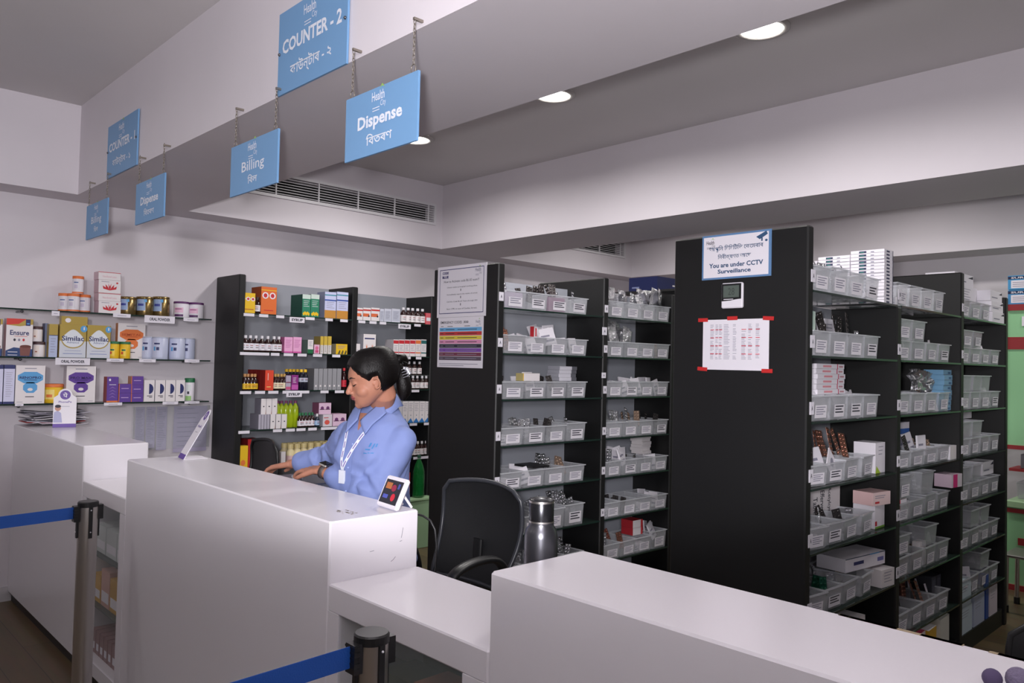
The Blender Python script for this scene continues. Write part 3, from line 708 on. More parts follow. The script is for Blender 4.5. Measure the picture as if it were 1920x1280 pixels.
jar('pill_bottle', .034, height(358, 709, 5.61)-ZL1, M_white, green, 'white bottle with green cap at the right end of the lowest wall shelf', 'bottle', 349, 5.61, ZL1, px2=367, band=b_gb, lidh=.03)
# leaflets behind a clear wall pocket below
for k, (a, c, pb_) in enumerate(((254, 271, 835), (274, 291, 840), (294, 313, 843), (326, 388, 846))):
    x0, x1 = survey(a, 5.755, 1.1), survey(c, 5.755, 1.1); zt = 1.2; zb = height((a+c)/2, pb_, 5.755)
    b = MB().box(x0, x1, 5.755, 5.757, zb, zt, col(186, 178, 206)); ww = x1-x0
    random.seed(k)
    for i in range(22 if k < 3 else 9): b.rect(x0+ww*.1, zt-.02-i*(zt-zb-.03)/(22 if k < 3 else 9), ww*random.uniform(.4, .8), .003, (0, 5.7545, 0), RX, UZ, M_grey_ink, 0)
    tag(b.build('wall_leaflet'), ('narrow lilac price list, first from left, on the wall under the shelves', 'narrow lilac price list in the middle under the shelves', 'narrow lilac price list, third from left, under the shelves', 'wide lilac sheet on the wall beside the syrup rack')[k], 'leaflet')
tag(MB().box(survey(248, 5.74, 1), survey(392, 5.74, 1), 5.735, 5.738, .90, 1.205, M_pane).box(survey(248, 5.74, 1), survey(248, 5.74, 1)+.01, 5.738, 5.772, .90, 1.205, M_pane).box(survey(392, 5.74, 1)-.01, survey(392, 5.74, 1), 5.738, 5.772, .90, 1.205, M_pane).build('leaflet_pocket'), 'clear acrylic pocket holding leaflets on the wall', 'leaflet holder')

# ---------------------------------------------------------------- syrup rack goods
Y3 = 5.385
def row3(pas, zi, hpx, proto, label, cat, group, dy=0):
    z = LV3[zi]; place_row(proto, [survey(p, Y3+.03+dy, z) for p in pas], Y3+.03+dy, z, label, cat, group)
def H3(px, py, zi): return height(px, py, Y3)-LV3[zi]
def it3(pa, pb, pt, zi, face, side, label, deco=None, dy=.1, yo=0, **k):
    return item(pa, pb, pt, Y3+yo, LV3[zi], face, side, label, deco, dy, **k)
def d_logo_or(b, W, H, o):
    for s in (.27, .73): b.ell(W*s, H*.68, W*.2, H*.12, o, RX, UZ, M_white, .0003); b.ell(W*s, H*.68, W*.12, H*.08, o, RX, UZ, red, .0005)
    b.rect(W*.2, H*.12, W*.6, H*.03, o, RX, UZ, red, .0003); b.rect(0, H*.86, W, H*.03, o, RX, UZ, yellow, .0003)
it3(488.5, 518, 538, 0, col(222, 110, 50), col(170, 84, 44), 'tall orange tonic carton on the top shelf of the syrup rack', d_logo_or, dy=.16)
def d_yb(b, W, H, o):
    for s in (.16, .5, .84): b.ell(W*s, H*.7, W*.15, H*.1, o, RX, UZ, M_white, .0003); b.ell(W*s, H*.7, W*.09, H*.06, o, RX, UZ, red, .0005)
    b.rect(W*.1, H*.16, W*.8, H*.04, o, RX, UZ, col(170, 80, 40), .0003)
it3(451, 478, 549, 0, yellow, yellow, 'yellow tonic carton at the left end of the top syrup shelf', d_yb)
pb1 = bottle(1, M_amber, col(60, 44, 44), M_white, r=.026, h=H3(490, 557, 0), name='syrup_bottle')
for p, l in ((482, 'left'), (493, 'right')):
    o = pb1 if l == 'left' else dup(pb1, (0, 0, 0)); o.location = (survey(p, Y3+.03, LV3[0]), Y3+.03, LV3[0]+.001); o.rotation_euler = (0, 0, -.6); tag(o, '%s of two dark syrup bottles beside the orange tonic carton' % l, 'bottle')
def d_gr(b, W, H, o):
    b.rect(0, H*.8, W, H*.2, o, RX, UZ, col(200, 216, 208), .0003); lines(b, o, W*.15, H*.7, W*.7, 4, H*.08, M_white)
    for k in range(5): b.ell(W*(.2+.15*k), H*(.12+.04*(k % 2)), W*.13, H*.07, o, RX, UZ, yellow, .0003+.0001*k)
for a, c, l in ((566, 581.5, 'left'), (582, 598, 'right')):
    it3(a, c, 552, 0, col(44, 128, 98), col(34, 92, 76), l+' green carton with yellow fruit on the top syrup shelf', d_gr, dy=.18)
def d_bw(b, W, H, o):
    b.rect(0, 0, W, H*.3, o, RX, UZ, col(196, 138, 60), .0003); b.rect(0, H*.66, W, H*.05, o, RX, UZ, col(50, 80, 160), .0003); b.rect(0, H*.86, W, H*.04, o, RX, UZ, col(60, 140, 160), .0003)
    lines(b, o, W*.15, H*.6, W*.7, 4, H*.07)
for a, c, l in ((608, 629.5, 'left'), (630.5, 652, 'right')):
    it3(a, c, 547.5, 0, col(196, 200, 232), col(170, 174, 206), l+' blue white and amber carton at the end of the top syrup shelf', d_bw, dy=.12)
# second shelf
p = bottle(1, M_amber, M_whitecap, M_white, r=.023, h=H3(480, 629, 1), name='syrup_bottle', lab=(.12, .62))
row3([452, 459.5, 468.5, 478.5, 490.5, 501.5, 512.5, 522], 1, 0, p, 'dark syrup bottle with white cap and white label, second syrup shelf at left', 'bottle', 'white capped syrup bottles on the second syrup shelf')
def d_pk(b, W, H, o): b.rect(0, 0, W, H*.1, o, RX, UZ, col(214, 96, 170), .0003); lines(b, o, W*.15, H*.8, W*.7, 6, H*.09, col(190, 110, 170)); 
for a, c, l in ((532.5, 548.5, 'left'), (549, 565, 'right')): it3(a, c, 632, 1, col(232, 170, 210), col(200, 110, 160), l+' pink carton on the second syrup shelf', d_pk, dy=.12)
def d_wg(b, W, H, o): b.rect(0, 0, W, H*.3, o, RX, UZ, green, .0003); lines(b, o, W*.2, H*.85, W*.6, 4, H*.1)
it3(576.5, 587, 637, 1, cream, col(110, 140, 128), 'white carton with green base on the second syrup shelf', d_wg, dy=.14)
def d_pkd(b, W, H, o): b.ell(W*.5, H*.62, W*.3, H*.2, o, RX, UZ, col(214, 110, 150), .0003); b.rect(W*.2, H*.1, W*.6, H*.3, o, RX, UZ, col(206, 80, 130), .0003)
it3(588.5, 599, 646, 1, col(226, 180, 206), col(200, 150, 180), 'small pink box with round figure on the second syrup shelf', d_pkd, dy=.04)
def d_yw(b, W, H, o): b.rect(0, 0, W, H*.5, o, RX, UZ, col(214, 208, 206), .0003); lines(b, o, W*.3, H*.42, W*.4, 4, H*.1)
for a, c, l in ((600, 606, 'left'), (606.5, 613.5, 'middle'), (614, 621, 'right')): it3(a, c, 630.5, 1, col(206, 176, 70), col(170, 150, 80), l+' narrow yellow topped carton on the second syrup shelf', d_yw, dy=.1)
def d_y2(b, W, H, o):
    for k in range(3): b.poly([(W*(.15+.28*k), H*.02), (W*(.35+.28*k), H*.02), (W*(.4+.28*k), H*.35), (W*(.3+.28*k), H*.4)], o, RX, UZ, col(90, 84, 50), .0003)
    lines(b, o, W*.15, H*.8, W*.7, 3, H*.12)
it3(629.5, 651, 645, 1, yellow, col(190, 180, 150), 'wide bright yellow carton in front of the rack upright', d_y2, dy=.1)
# third shelf
def d_lb(b, W, H, o): b.rect(W*.1, H*.3, W*.8, H*.3, o, RX, UZ, M_white, .0003)
it3(446.5, 452.5, 708, 2, col(60, 140, 200), col(50, 110, 170), 'small blue carton at the left end of the third syrup shelf', d_lb, dy=.04)
p = bottle(1, M_amber, col(190, 140, 90), yellow, r=.022, h=H3(465, 701, 2), lab=(.1, .5)); row3([457.5, 464, 471.5, 477.5], 2, 0, p, 'amber bottle with yellow label at the left of the third syrup shelf', 'bottle', 'yellow labelled bottles on the third syrup shelf')
def d_ob(b, W, H, o): b.text('ZINCOVIT', W*.5, H*.5, W*.3, H*.7, o, RX, UZ, col(230, 170, 150)) if False else b.rect(W*.3, H*.5, W*.08, H*.35, o, RX, UZ, col(240, 200, 190), .0003); b.rect(W*.2, H*.15, W*.5, H*.04, o, RX, UZ, col(240, 200, 120), .0004)
for k in range(4):
    x0, x1 = survey(496.5, Y3, LV3[2]), survey(512, Y3, LV3[2])
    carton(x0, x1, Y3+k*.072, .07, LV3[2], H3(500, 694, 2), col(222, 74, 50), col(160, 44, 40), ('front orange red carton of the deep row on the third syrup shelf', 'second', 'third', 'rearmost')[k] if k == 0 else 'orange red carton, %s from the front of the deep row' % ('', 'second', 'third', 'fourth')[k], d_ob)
p = bottle(1, M_amber, col(190, 150, 80), col(232, 220, 190), r=.02, h=H3(520, 701, 2), lab=(.12, .55)); row3([515.5, 521, 526.5, 532], 2, 0, p, 'small dark bottle with cream label beside the orange red cartons', 'bottle', 'cream labelled bottles on the third syrup shelf')
it3(535.5, 545, 704, 2, col(176, 166, 186), col(150, 140, 160), 'grey carton with maroon band left of the magenta carton', lambda b, W, H, o: (b.rect(0, H*.5, W, H*.06, o, RX, UZ, col(120, 40, 70), .0003), b.rect(0, H*.04, W, H*.2, o, RX, UZ, col(196, 90, 130), .0003)), dy=.08)
it3(546, 559, 703, 2, col(140, 50, 130), col(110, 40, 110), 'magenta carton on the third syrup shelf', lambda b, W, H, o: (b.rect(0, H*.05, W, H*.3, o, RX, UZ, col(190, 90, 170), .0003), lines(b, o, W*.2, H*.8, W*.5, 4, H*.1, M_white)), dy=.08)
p = bottle(1, col(26, 26, 40, .15), yellow, col(190, 196, 214), r=.021, h=H3(560, 692.5, 2), lab=(.45, .68), capr=.6); row3([563.5, 571], 2, 0, p, 'dark blue bottle with yellow cap and pale label on the third syrup shelf', 'bottle', 'yellow capped bottles in front on the third syrup shelf')
p2 = dup(p, (0, 0, 0)); place_row(p2, [survey(q, Y3+.14, LV3[2]) for q in (536, 543, 550, 557)], Y3+.14, LV3[2], 'yellow capped bottle standing behind the grey and magenta cartons', 'bottle', 'yellow capped bottles behind the cartons', True)
for k in range(6):
    a = 588+k*8.6
    it3(a, a+8.2, 691, 2, col(150, 150, 156), col(124, 124, 130), '%s grey carton from the left on the third syrup shelf' % ('first', 'second', 'third', 'fourth', 'fifth', 'sixth')[k], lambda b, W, H, o: b.rect(W*.3, H*.15, W*.35, H*.08, o, RX, UZ, cream, .0003), dy=.14)
p = bottle(1, col(44, 16, 20, .15), red, col(206, 40, 60), r=.021, h=H3(644, 690, 2), lab=(.15, .5)); row3([644.5], 2, 0, p, 'dark bottle with red cap and red label at the end of the third syrup shelf', 'bottle', None)
# fourth shelf
def d_cv(b, W, H, o):
    b.poly([(W*.9, 0), (W, 0), (W, H*.35), (W*.97, H*.2)], o, RX, UZ, col(190, 140, 110), .0003); b.ell(W*.55, H*.5, W*.14, H*.04, o, RX, UZ, M_ink, .0003); b.rect(0, 0, W*.02, H, o, RX, UZ, M_grey_ink, .0003)
hl = H3(520, 776.5, 3)
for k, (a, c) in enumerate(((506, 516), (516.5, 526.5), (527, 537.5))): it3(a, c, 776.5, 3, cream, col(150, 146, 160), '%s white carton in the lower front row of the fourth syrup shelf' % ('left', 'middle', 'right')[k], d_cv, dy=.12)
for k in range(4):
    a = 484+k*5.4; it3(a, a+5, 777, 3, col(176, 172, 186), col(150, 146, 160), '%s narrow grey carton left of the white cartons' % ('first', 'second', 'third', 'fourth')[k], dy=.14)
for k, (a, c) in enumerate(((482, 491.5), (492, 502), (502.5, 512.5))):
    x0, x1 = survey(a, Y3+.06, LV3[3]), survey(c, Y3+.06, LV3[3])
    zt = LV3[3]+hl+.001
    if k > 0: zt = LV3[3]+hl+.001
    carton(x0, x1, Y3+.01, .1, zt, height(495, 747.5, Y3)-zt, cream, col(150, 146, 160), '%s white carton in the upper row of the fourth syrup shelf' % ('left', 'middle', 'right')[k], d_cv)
lime = mat('lime_bottle', (168, 190, 30), .2, coat=.3)
b = MB().lathe([(.026, 0), (.03, .006), (.03, .15), (.026, .18), (.012, .205), (.011, .215)], lime, n=18); k = H3(550, 752, 3)/.235
p = b.build('drink_bottle'); MB().lathe([(.013, .212), (.013, .232), (.011, .235)], col(140, 70, 110), n=14).build('cap', p)
p.scale = (k, k, k); row3([519, 527, 535, 543, 552.5], 3, 0, p, 'lime green bottle with purple cap on the fourth syrup shelf', 'bottle', 'lime green bottles', dy=.05)
p = bottle(1, M_amber, green, M_white, r=.018, h=H3(570, 774, 3), lab=(.12, .55)); row3([561, 567, 573, 579, 585], 3, 0, p, 'small dark bottle with green cap and white label, fourth syrup shelf', 'bottle', 'green capped bottles on the fourth syrup shelf')
p = bottle(1, col(40, 46, 60, .2), M_whitecap, col(170, 200, 232), r=.019, h=H3(593, 776, 3)); row3([593.5], 3, 0, p, 'small bottle with white cap and pale blue label beside green capped ones', 'bottle', None)
def d_mv(b, W, H, o):
    for s in (.27, .73): b.ell(W*s, H*.55, W*.13, H*.15, o, RX, UZ, col(110, 60, 110), .0003); b.rect(W*(s-.2), H*.4, W*.4, H*.06, o, RX, UZ, col(70, 30, 60), .0004)
h1 = H3(630, 776, 3)
it3(623.5, 649, 776, 3, col(222, 190, 214), col(196, 160, 184), 'wide mauve carton at the end of the fourth syrup shelf', d_mv, dy=.12)
it3(605, 622.5, 777, 3, col(214, 206, 214), col(196, 190, 200), 'white carton with red picture on the fourth syrup shelf', lambda b, W, H, o: (b.ell(W*.45, H*.35, W*.28, H*.2, o, RX, UZ, col(214, 90, 80), .0003), b.rect(W*.1, H*.7, W*.5, H*.06, o, RX, UZ, red, .0003)), dy=.12)
x0, x1 = survey(596, Y3, LV3[3]), survey(621, Y3, LV3[3]); zt = LV3[3]+H3(612, 777, 3)+.002
carton(x0+.01, x1, Y3+.01, .1, zt, height(610, 755.5, Y3)-zt, col(222, 190, 214), col(150, 90, 120), 'mauve carton stacked on the white carton with red picture', d_mv)
def d_bx(b, W, H, o): b.rect(0, H*.3, W*.3, H*.7, o, RX, UZ, col(110, 170, 214), .0003); b.ell(W*.6, H*.25, W*.2, H*.1, o, RX, UZ, col(190, 90, 70), .0003)
it3(445.5, 452, 786, 3, cream, col(150, 190, 220), 'small white and blue carton at the left end of the fourth syrup shelf', d_bx, dy=.05)
# lowest shelf, partly behind the chair
it3(463, 486, 823, 4, col(196, 40, 44), col(140, 30, 34), 'red carton on the lowest visible syrup shelf behind the yellow one', lambda b, W, H, o: b.rect(W*.4, H*.3, W*.4, H*.15, o, RX, UZ, M_white, .0003), dy=.12, yo=.07)
it3(446, 464, 836, 4, yellow, col(190, 160, 40), 'yellow carton on the lowest syrup shelf left of the chair', lambda b, W, H, o: (b.rect(0, 0, W, H*.1, o, RX, UZ, M_white, .0003), b.ell(W*.5, H*.3, W*.25, H*.12, o, RX, UZ, orange, .0003)), dy=.06)
it3(526, 535, 847, 4, cream, col(190, 186, 190), 'small white carton in front of the cream bottles', lambda b, W, H, o: b.rect(0, H*.08, W, H*.1, o, RX, UZ, orange, .0003), dy=.03, yo=-.0)
cb = mat('cream_bottle', (222, 208, 164), .35)
b = MB().lathe([(.024, 0), (.026, .005), (.026, .082), (.0165, .098), (.0165, .104)], cb, n=16); k = (height(560, 833, Y3)-LV3[4])/.13
p = b.build('nutrition_bottle'); MB().lathe([(.0195, .102), (.0195, .126), (.017, .13)], col(214, 196, 140, .4), n=14).build('cap', p)
MB().lathe([(.0266, .03), (.0266, .06)], col(226, 190, 190), n=16, cap=False).lathe([(.0268, .006), (.0268, .022)], yellow, n=16, cap=False).build('label_band', p)
p.scale = (k, k, k)
row3([543, 556, 569, 582, 595, 608], 4, 0, p, 'cream bottle in the front row of the lowest syrup shelf', 'bottle', 'cream bottles, front row of the lowest syrup shelf', dy=.04)
p2 = dup(p, (0, 0, 0)); place_row(p2, [survey(q, Y3+.15, LV3[4]) for q in (532, 542, 552, 562, 572, 582, 592, 602, 612)], Y3+.15, LV3[4], 'cream bottle in the back row of the lowest syrup shelf', 'bottle', 'cream bottles, back row of the lowest syrup shelf')
# right bay
def d_ro(b, W, H, o): b.rect(0, H*.3, W*.8, H*.25, o, RX, UZ, col(214, 110, 70), .0003); b.rect(0, H*.75, W, H*.12, o, RX, UZ, col(196, 60, 56), .0003); b.ell(W*.75, H*.35, W*.1, H*.08, o, RX, UZ, M_ink, .0005)
for k, (a, c) in enumerate(((666.5, 680), (680.5, 695), (695.5, 711.5))): it3(a, c, 577, 0, cream, col(200, 190, 190), '%s white and orange carton, top shelf right of the syrup rack upright' % ('left', 'middle', 'right')[k], d_ro, dy=.1)
def d_lg(b, W, H, o): b.rect(W*.1, H*.1, W*.8, H*.75, o, RX, UZ, col(186, 190, 206), .0002); lines(b, o, W*.2, H*.75, W*.6, 6, H*.1)
for k, (a, c) in enumerate(((712, 719.5), (720, 733.5), (734, 750))): it3(a, c, 579, 0, col(206, 208, 222), col(180, 182, 196), '%s pale carton right of the orange ones on the top shelf' % ('first', 'second', 'third')[k], d_lg, dy=.1)
p = bottle(1, M_amber, M_whitecap, cream, r=.026, h=H3(770, 577, 0), lab=(.1, .6)); row3([756, 764.5, 773, 782, 791.5], 0, 0, p, 'dark bottle with pale label at the right of the top syrup shelf', 'bottle', 'bottles at the right of the top syrup shelf')
it3(798, 809, 587, 0, col(214, 100, 110), col(196, 60, 70), 'pink red carton beside the middle rack on the top syrup shelf', d_lb, dy=.06)
it3(666, 675, 644.5, 1, cream, col(190, 190, 200), 'small white carton left of the hand print carton', lambda b, W, H, o: lines(b, o, W*.2, H*.4, W*.6, 3, H*.1), dy=.06)
def d_hand(b, W, H, o):
    b.text('HANDFLEX', W*.5, H*.78, W*.8, H*.08, o, RX, UZ, navy) if False else b.rect(W*.1, H*.76, W*.8, H*.06, o, RX, UZ, navy, .0003)
    for s in (.27, .73):
        for k in range(4):
            a = PI/2+(k-1.5)*.35; b.poly([(W*s-W*.02, H*.3), (W*s+W*.02, H*.3), (W*s+W*.16*math.cos(a), H*.3+H*.25*math.sin(a))], o, RX, UZ, orange, .0003+k*.0001)
it3(680.5, 704, 626.5, 1, cream, col(190, 190, 200), 'white carton with two orange hand prints behind the woman', d_hand, dy=.1)
def d_rw(c1):
    def d(b, W, H, o): b.rect(0, H*.75, W, H*.2, o, RX, UZ, c1, .0003); b.rect(0, H*.18, W, H*.07, o, RX, UZ, c1, .0003); lines(b, o, W*.15, H*.62, W*.7, 4, H*.09)
    return d
for k in range(6):
    a = 737+k*10.4; c1 = (red, red, red, red, orange, col(40, 100, 100))[k]
    it3(a, a+10, 636.5, 1, cream, col(196, 190, 196), ('first red and white carton from the left behind the hair bun', 'second red and white carton from the left behind the hair bun', 'third red and white carton behind the hair bun', 'fourth red and white carton, beside the orange topped one', 'orange topped white carton on the second syrup shelf', 'teal topped white carton on the second syrup shelf')[k], d_rw(c1), dy=.12)
p = bottle(1, M_amber, M_whitecap, cream, r=.021, h=H3(770, 704.5, 2), lab=(.1, .62)); row3([748, 756.5, 765, 773.5, 782, 790.5, 799], 2, 0, p, 'dark bottle with cream label in the lower tier of the third syrup shelf', 'bottle', 'lower tier of dark bottles, third syrup shelf')
hb = H3(770, 704.5, 2)
for k in range(1):
    o = MB().box(-.22, .22, 0, .09, 0, .006, M_pane).build('bottle_riser'); o.location = (survey(775, Y3+.03, LV3[2]), Y3+.0, LV3[2]+hb+.002); tag(o, 'clear riser sheet holding the upper tier of dark bottles', 'riser')
p2 = dup(p, (0, 0, 0)); place_row(p2, [survey(q, Y3+.035, LV3[2]) for q in (757, 766, 776, 786)], Y3+.04, LV3[2]+hb+.008, 'dark bottle with cream label in the upper tier of the third syrup shelf', 'bottle', 'upper tier of dark bottles, third syrup shelf')
def d_tri(b, W, H, o): b.poly([(0, 0), (W, 0), (W*.5, H*.22), (0, H*.05)], o, RX, UZ, col(50, 120, 190), .0003); b.ell(W*.5, H*.35, W*.08, H*.03, o, RX, UZ, M_grey_ink, .0003); lines(b, o, W*.15, H*.88, W*.7, 5, H*.08)
for k in range(5):
    a = 754+k*10.6; it3(a, a+10.2, 752.5, 3, cream, col(200, 200, 206), '%s white carton with blue triangle from the left, fourth syrup shelf' % ('first', 'second', 'third', 'fourth', 'fifth')[k], d_tri, dy=.12)
for k in range(2):
    a = 740+k*7; it3(a, a+6.5, 757, 3, col(206, 204, 210), col(190, 188, 196), ('pale narrow carton just right of the woman\'s shoulder', 'second pale narrow carton right of the woman\'s shoulder')[k], dy=.1)
p = bottle(1, M_amber, M_whitecap, cream, r=.02, h=H3(785, 828, 4), lab=(.1, .6)); row3([770, 776.5, 783, 790, 798], 4, 0, p, 'small dark bottle beside the woman\'s shoulder on the lowest syrup shelf', 'bottle', 'bottles right of the woman on the lowest syrup shelf')
# price labels on shelf edges belong to the rack
for zi, pts in ((0, [(457, 477, ''), (486, 503, ''), (518, 533, ''), (543, 571, 'SYRUP'), (573, 590, ''), (610, 624, ''), (638, 652, ''), (672, 685, ''), (693, 706, ''), (712, 724, ''), (747, 770, 'SYRUP'), (777, 789, '')]),
                (1, [(450, 505, ''), (508, 524, ''), (532, 550, ''), (558, 575, ''), (587, 604, ''), (623, 638, ''), (752, 770, ''), (780, 790, '')]),
                (2, [(450, 471, ''), (478, 497, ''), (503, 522, ''), (530, 580, ''), (537, 566, 'SYRUP'), (601, 616, ''), (628, 645, ''), (760, 768, ''), (772, 786, '')]),
                (3, [(447, 468, ''), (512, 529, ''), (536, 553, ''), (556, 573, ''), (578, 594, ''), (602, 640, ''), (768, 782, ''), (795, 804, '')]),
                (4, [(775, 803, '')])):
    z = LV3[zi]-.0
    for (a, c, s) in pts:
        x0, x1 = survey(a, 5.372, z)-2.432, survey(c, 5.372, z)-2.432
        zb = z-(.050 if s else .024); zt = z-(.010 if s else .003)
        b = MB().box(x0, x1, -.006 if s else -.004, -.0015, zb, zt, M_riser)
        if s: b.text(s, (x0+x1)/2, (zb+zt)/2, (x1-x0)*.75, .02, (0, -.0061, 0), RX, UZ, M_ink, bold=.04)
        b.build('shelf_label', R3)
# low green cabinet in the right bay of the syrup rack with drinks on it
gp = col(156, 190, 150)
t = thing('low_green_cabinet', 'low pale green cabinet below the syrups behind the office chair', 'cabinet', (3.76, 5.30, 0))
MB().rbox(-.33, .39, -.02, .065, 0, .40, gp, .004).build('cabinet_body', t); MB().rbox(-.34, .395, -.03, .07, .40, .42, col(170, 204, 160), .003).build('cabinet_top', t)
g = mat('green_pet', (20, 130, 56), .06, alpha=.5, coat=.5)
gb = MB().lathe([(.035, 0), (.05, .01), (.05, .03), (.047, .06), (.05, .1), (.05, .19), (.047, .2), (.05, .21), (.035, .27), (.014, .32), (.014, .335)], g, n=24).build('drink_bottle')
MB().lathe([(.016, .332), (.016, .352), (.015, .354)], col(30, 80, 60), n=16).build('cap', gb)
gb.location = (survey(784, 5.32, .42), 5.32, .421); tag(gb, 'large empty green plastic drink bottle behind the woman', 'bottle')
o = carton(survey(757, 5.29, .42), survey(768, 5.29, .42), 5.29, .06, .42, .22, col(176, 50, 50), col(140, 40, 40), 'small red juice carton standing left of the green bottle', lambda b, W, H, o: b.rect(W*.3, H*.15, W*.4, H*.5, o, RX, UZ, M_white, .0003), cat='carton', name='juice_carton')
# ------------------------------------------------------------------ bins, foil strips and cartons on the two black medicine racks
def make_bin(w=.168, d=.27, h=.10, lip=True, lab='lines', m=None):
    m = m or M_bin; b = MB(); t = .0025; tp = .006
    a = w/2-tp; c = w/2
    o = [(-a, tp, 0), (a, tp, 0), (a, d-tp, 0), (-a, d-tp, 0), (-c, 0, h), (c, 0, h), (c, d, h), (-c, d, h)]
    i = [(-a+t, tp+t, t), (a-t, tp+t, t), (a-t, d-tp-t, t), (-a+t, d-tp-t, t), (-c+t, t, h), (c-t, t, h), (c-t, d-t, h), (-c+t, d-t, h)]
    b.add(o+i, [(3, 2, 1, 0), (0, 1, 5, 4), (1, 2, 6, 5), (2, 3, 7, 6), (3, 0, 4, 7), (8, 9, 10, 11), (9, 8, 12, 13), (10, 9, 13, 14), (11, 10, 14, 15), (8, 11, 15, 12)], m)
    r = .006
    for k in ((-c-r, c+r, -r, t), (-c-r, c+r, d-t, d+r), (-c-r, -c+t, t, d-t), (c-t, c+r, t, d-t)): b.box(*k, h-.004, h+.0015, M_binlip)
    ob = b.build('storage_bin')
    return ob
def bin_label(ob, w, h, style=0):
    q = MB(); ww = min(.108, w*.64); hh = h*.52; z0 = h*.12; sl = .006/h
    o = (-ww/2+style*.004, .0045-z0*sl, z0)
    up = V((0, -sl, 1)).normalized()
    q.rect(0, 0, ww, hh, o, RX, up, M_white, .0012)
    n = (3, 4, 3)[style % 3]
    for k in range(n): q.rect(ww*.1, hh*(.8-k*.7/n), ww*(.78 if k % 2 == 0 else .62), hh*(.07 if style == 1 else .10), o, RX, up, (M_grey_ink, M_grey_ink, M_ink)[style % 3], .0018)
    q.build('name_label', ob)
BINS = {}
def get_bin(w, d, h, style, loc, rz, label, group=None):
    k = (round(w, 3), d, round(h, 3), style)
    if k not in BINS:
        o = make_bin(w, d, h); bin_label(o, w, h, style) if style >= 0 else None; BINS[k] = o
        o.location = loc; o.rotation_euler = (0, 0, rz); tag(o, label, 'bin', group)
    else: o = dup(BINS[k], loc, rz, label, group)
    return o
def strip_mesh(mt, nx=2, ny=5, L=.105, W=.04, r=.007):
    b = MB().box(-W/2, W/2, -.0006, .0006, 0, L, mt)
    for i in range(nx):
        for j in range(ny):
            cx = -W/2+W*(i+.5)/nx; cz = L*(j+.5)/ny
            vs = []; n = 6
            for q, (rr, yy) in enumerate(((r, -.0006), (r*.8, -.004), (.0001, -.0052))):
                for k in range(n): a = 2*PI*k/n; vs.append((cx+rr*math.cos(a), yy, cz+rr*math.sin(a)))
            fs = [(q*n+k, q*n+(k+1) % n, (q+1)*n+(k+1) % n, (q+1)*n+k) for q in range(2) for k in range(n)]
            b.add(vs, fs, mt, True)
    return b
PROTO = {}
def put(kind, loc, rot, label, group, sc=1):
    if kind not in PROTO:
        if kind == 'foil': b = strip_mesh(M_foil)
        elif kind == 'pill': b = strip_mesh(M_copper, 2, 6, .11, .045, .006)
        elif kind == 'dark': b = strip_mesh(M_dkfoil, 2, 5, .1, .04)
        elif kind == 'green': b = strip_mesh(mat('green_foil', (16, 80, 60), .3, metal=.5), 2, 4, .08, .04)
        elif kind == 'pouch':
            b = MB(); vs = []
            for j in range(6):
                for i in range(5):
                    x = -.045+.0225*i; z = .125*j/5; vs.append((x+.002*random.uniform(-1, 1), (.006 if 0 < i < 4 and 0 < j < 5 else .001)*random.uniform(.4, 1.6), z))
            for j in range(6):
                for i in range(5):
                    x = -.045+.0225*i; z = .125*j/5; vs.append((x, -(.006 if 0 < i < 4 and 0 < j < 5 else .001)*random.uniform(.4, 1.6), z))
            fs = [(j*5+i, j*5+i+5, j*5+i+6, j*5+i+1) for j in range(5) for i in range(4)]+[(30+j*5+i, 30+j*5+i+1, 30+j*5+i+6, 30+j*5+i+5) for j in range(5) for i in range(4)]
            b.add(vs, fs, M_foil)
        elif kind == 'card': b = MB().box(-.045, .045, -.004, .004, 0, .1, M_white).rect(.01, .02, .07, .012, (-.045, -.0042, 0), RX, UZ, M_grey_ink).rect(.01, .05, .05, .01, (-.045, -.0042, 0), RX, UZ, M_grey_ink)
        elif kind == 'whitebox': b = MB().box(-.03, .03, 0, .08, 0, .045, M_white).rect(.008, .012, .04, .006, (-.03, -.0003, 0), RX, UZ, M_grey_ink).rect(.008, .026, .03, .006, (-.03, -.0003, 0), RX, UZ, M_grey_ink)
        elif kind == 'tan': b = strip_mesh(mat('tan_foil', (176, 150, 132), .3, metal=.6), 2, 5, .1, .045)
        nm = {'foil': 'blister_strip', 'pill': 'blister_strip', 'dark': 'blister_strip', 'green': 'blister_strip', 'tan': 'blister_strip', 'pouch': 'foil_pouch', 'card': 'medicine_card', 'whitebox': 'small_carton'}[kind]
        o = b.build(nm); PROTO[kind] = o
    else: o = PROTO[kind].copy(); C.objects.link(o)
    o.location = loc; o.rotation_euler = rot; o.scale = (sc, sc, sc)
    return tag(o, label, {'foil_pouch': 'pouch', 'small_carton': 'box', 'medicine_card': 'card'}.get(o.name.split('.')[0], 'blister pack'), group)
WORD = {'foil': 'silver blister strip', 'pill': 'copper coloured blister strip', 'dark': 'dark blister strip', 'green': 'green blister strip', 'tan': 'tan blister strip', 'pouch': 'crumpled silver foil pouch', 'card': 'white card pack', 'whitebox': 'small white carton'}
PL = {'foil': 'silver strips', 'pill': 'copper strips', 'dark': 'dark strips', 'green': 'green strips', 'tan': 'tan strips', 'pouch': 'foil pouches', 'card': 'white cards', 'whitebox': 'white cartons'}
ORD = ['first', 'second', 'third', 'fourth', 'fifth', 'sixth', 'seventh']
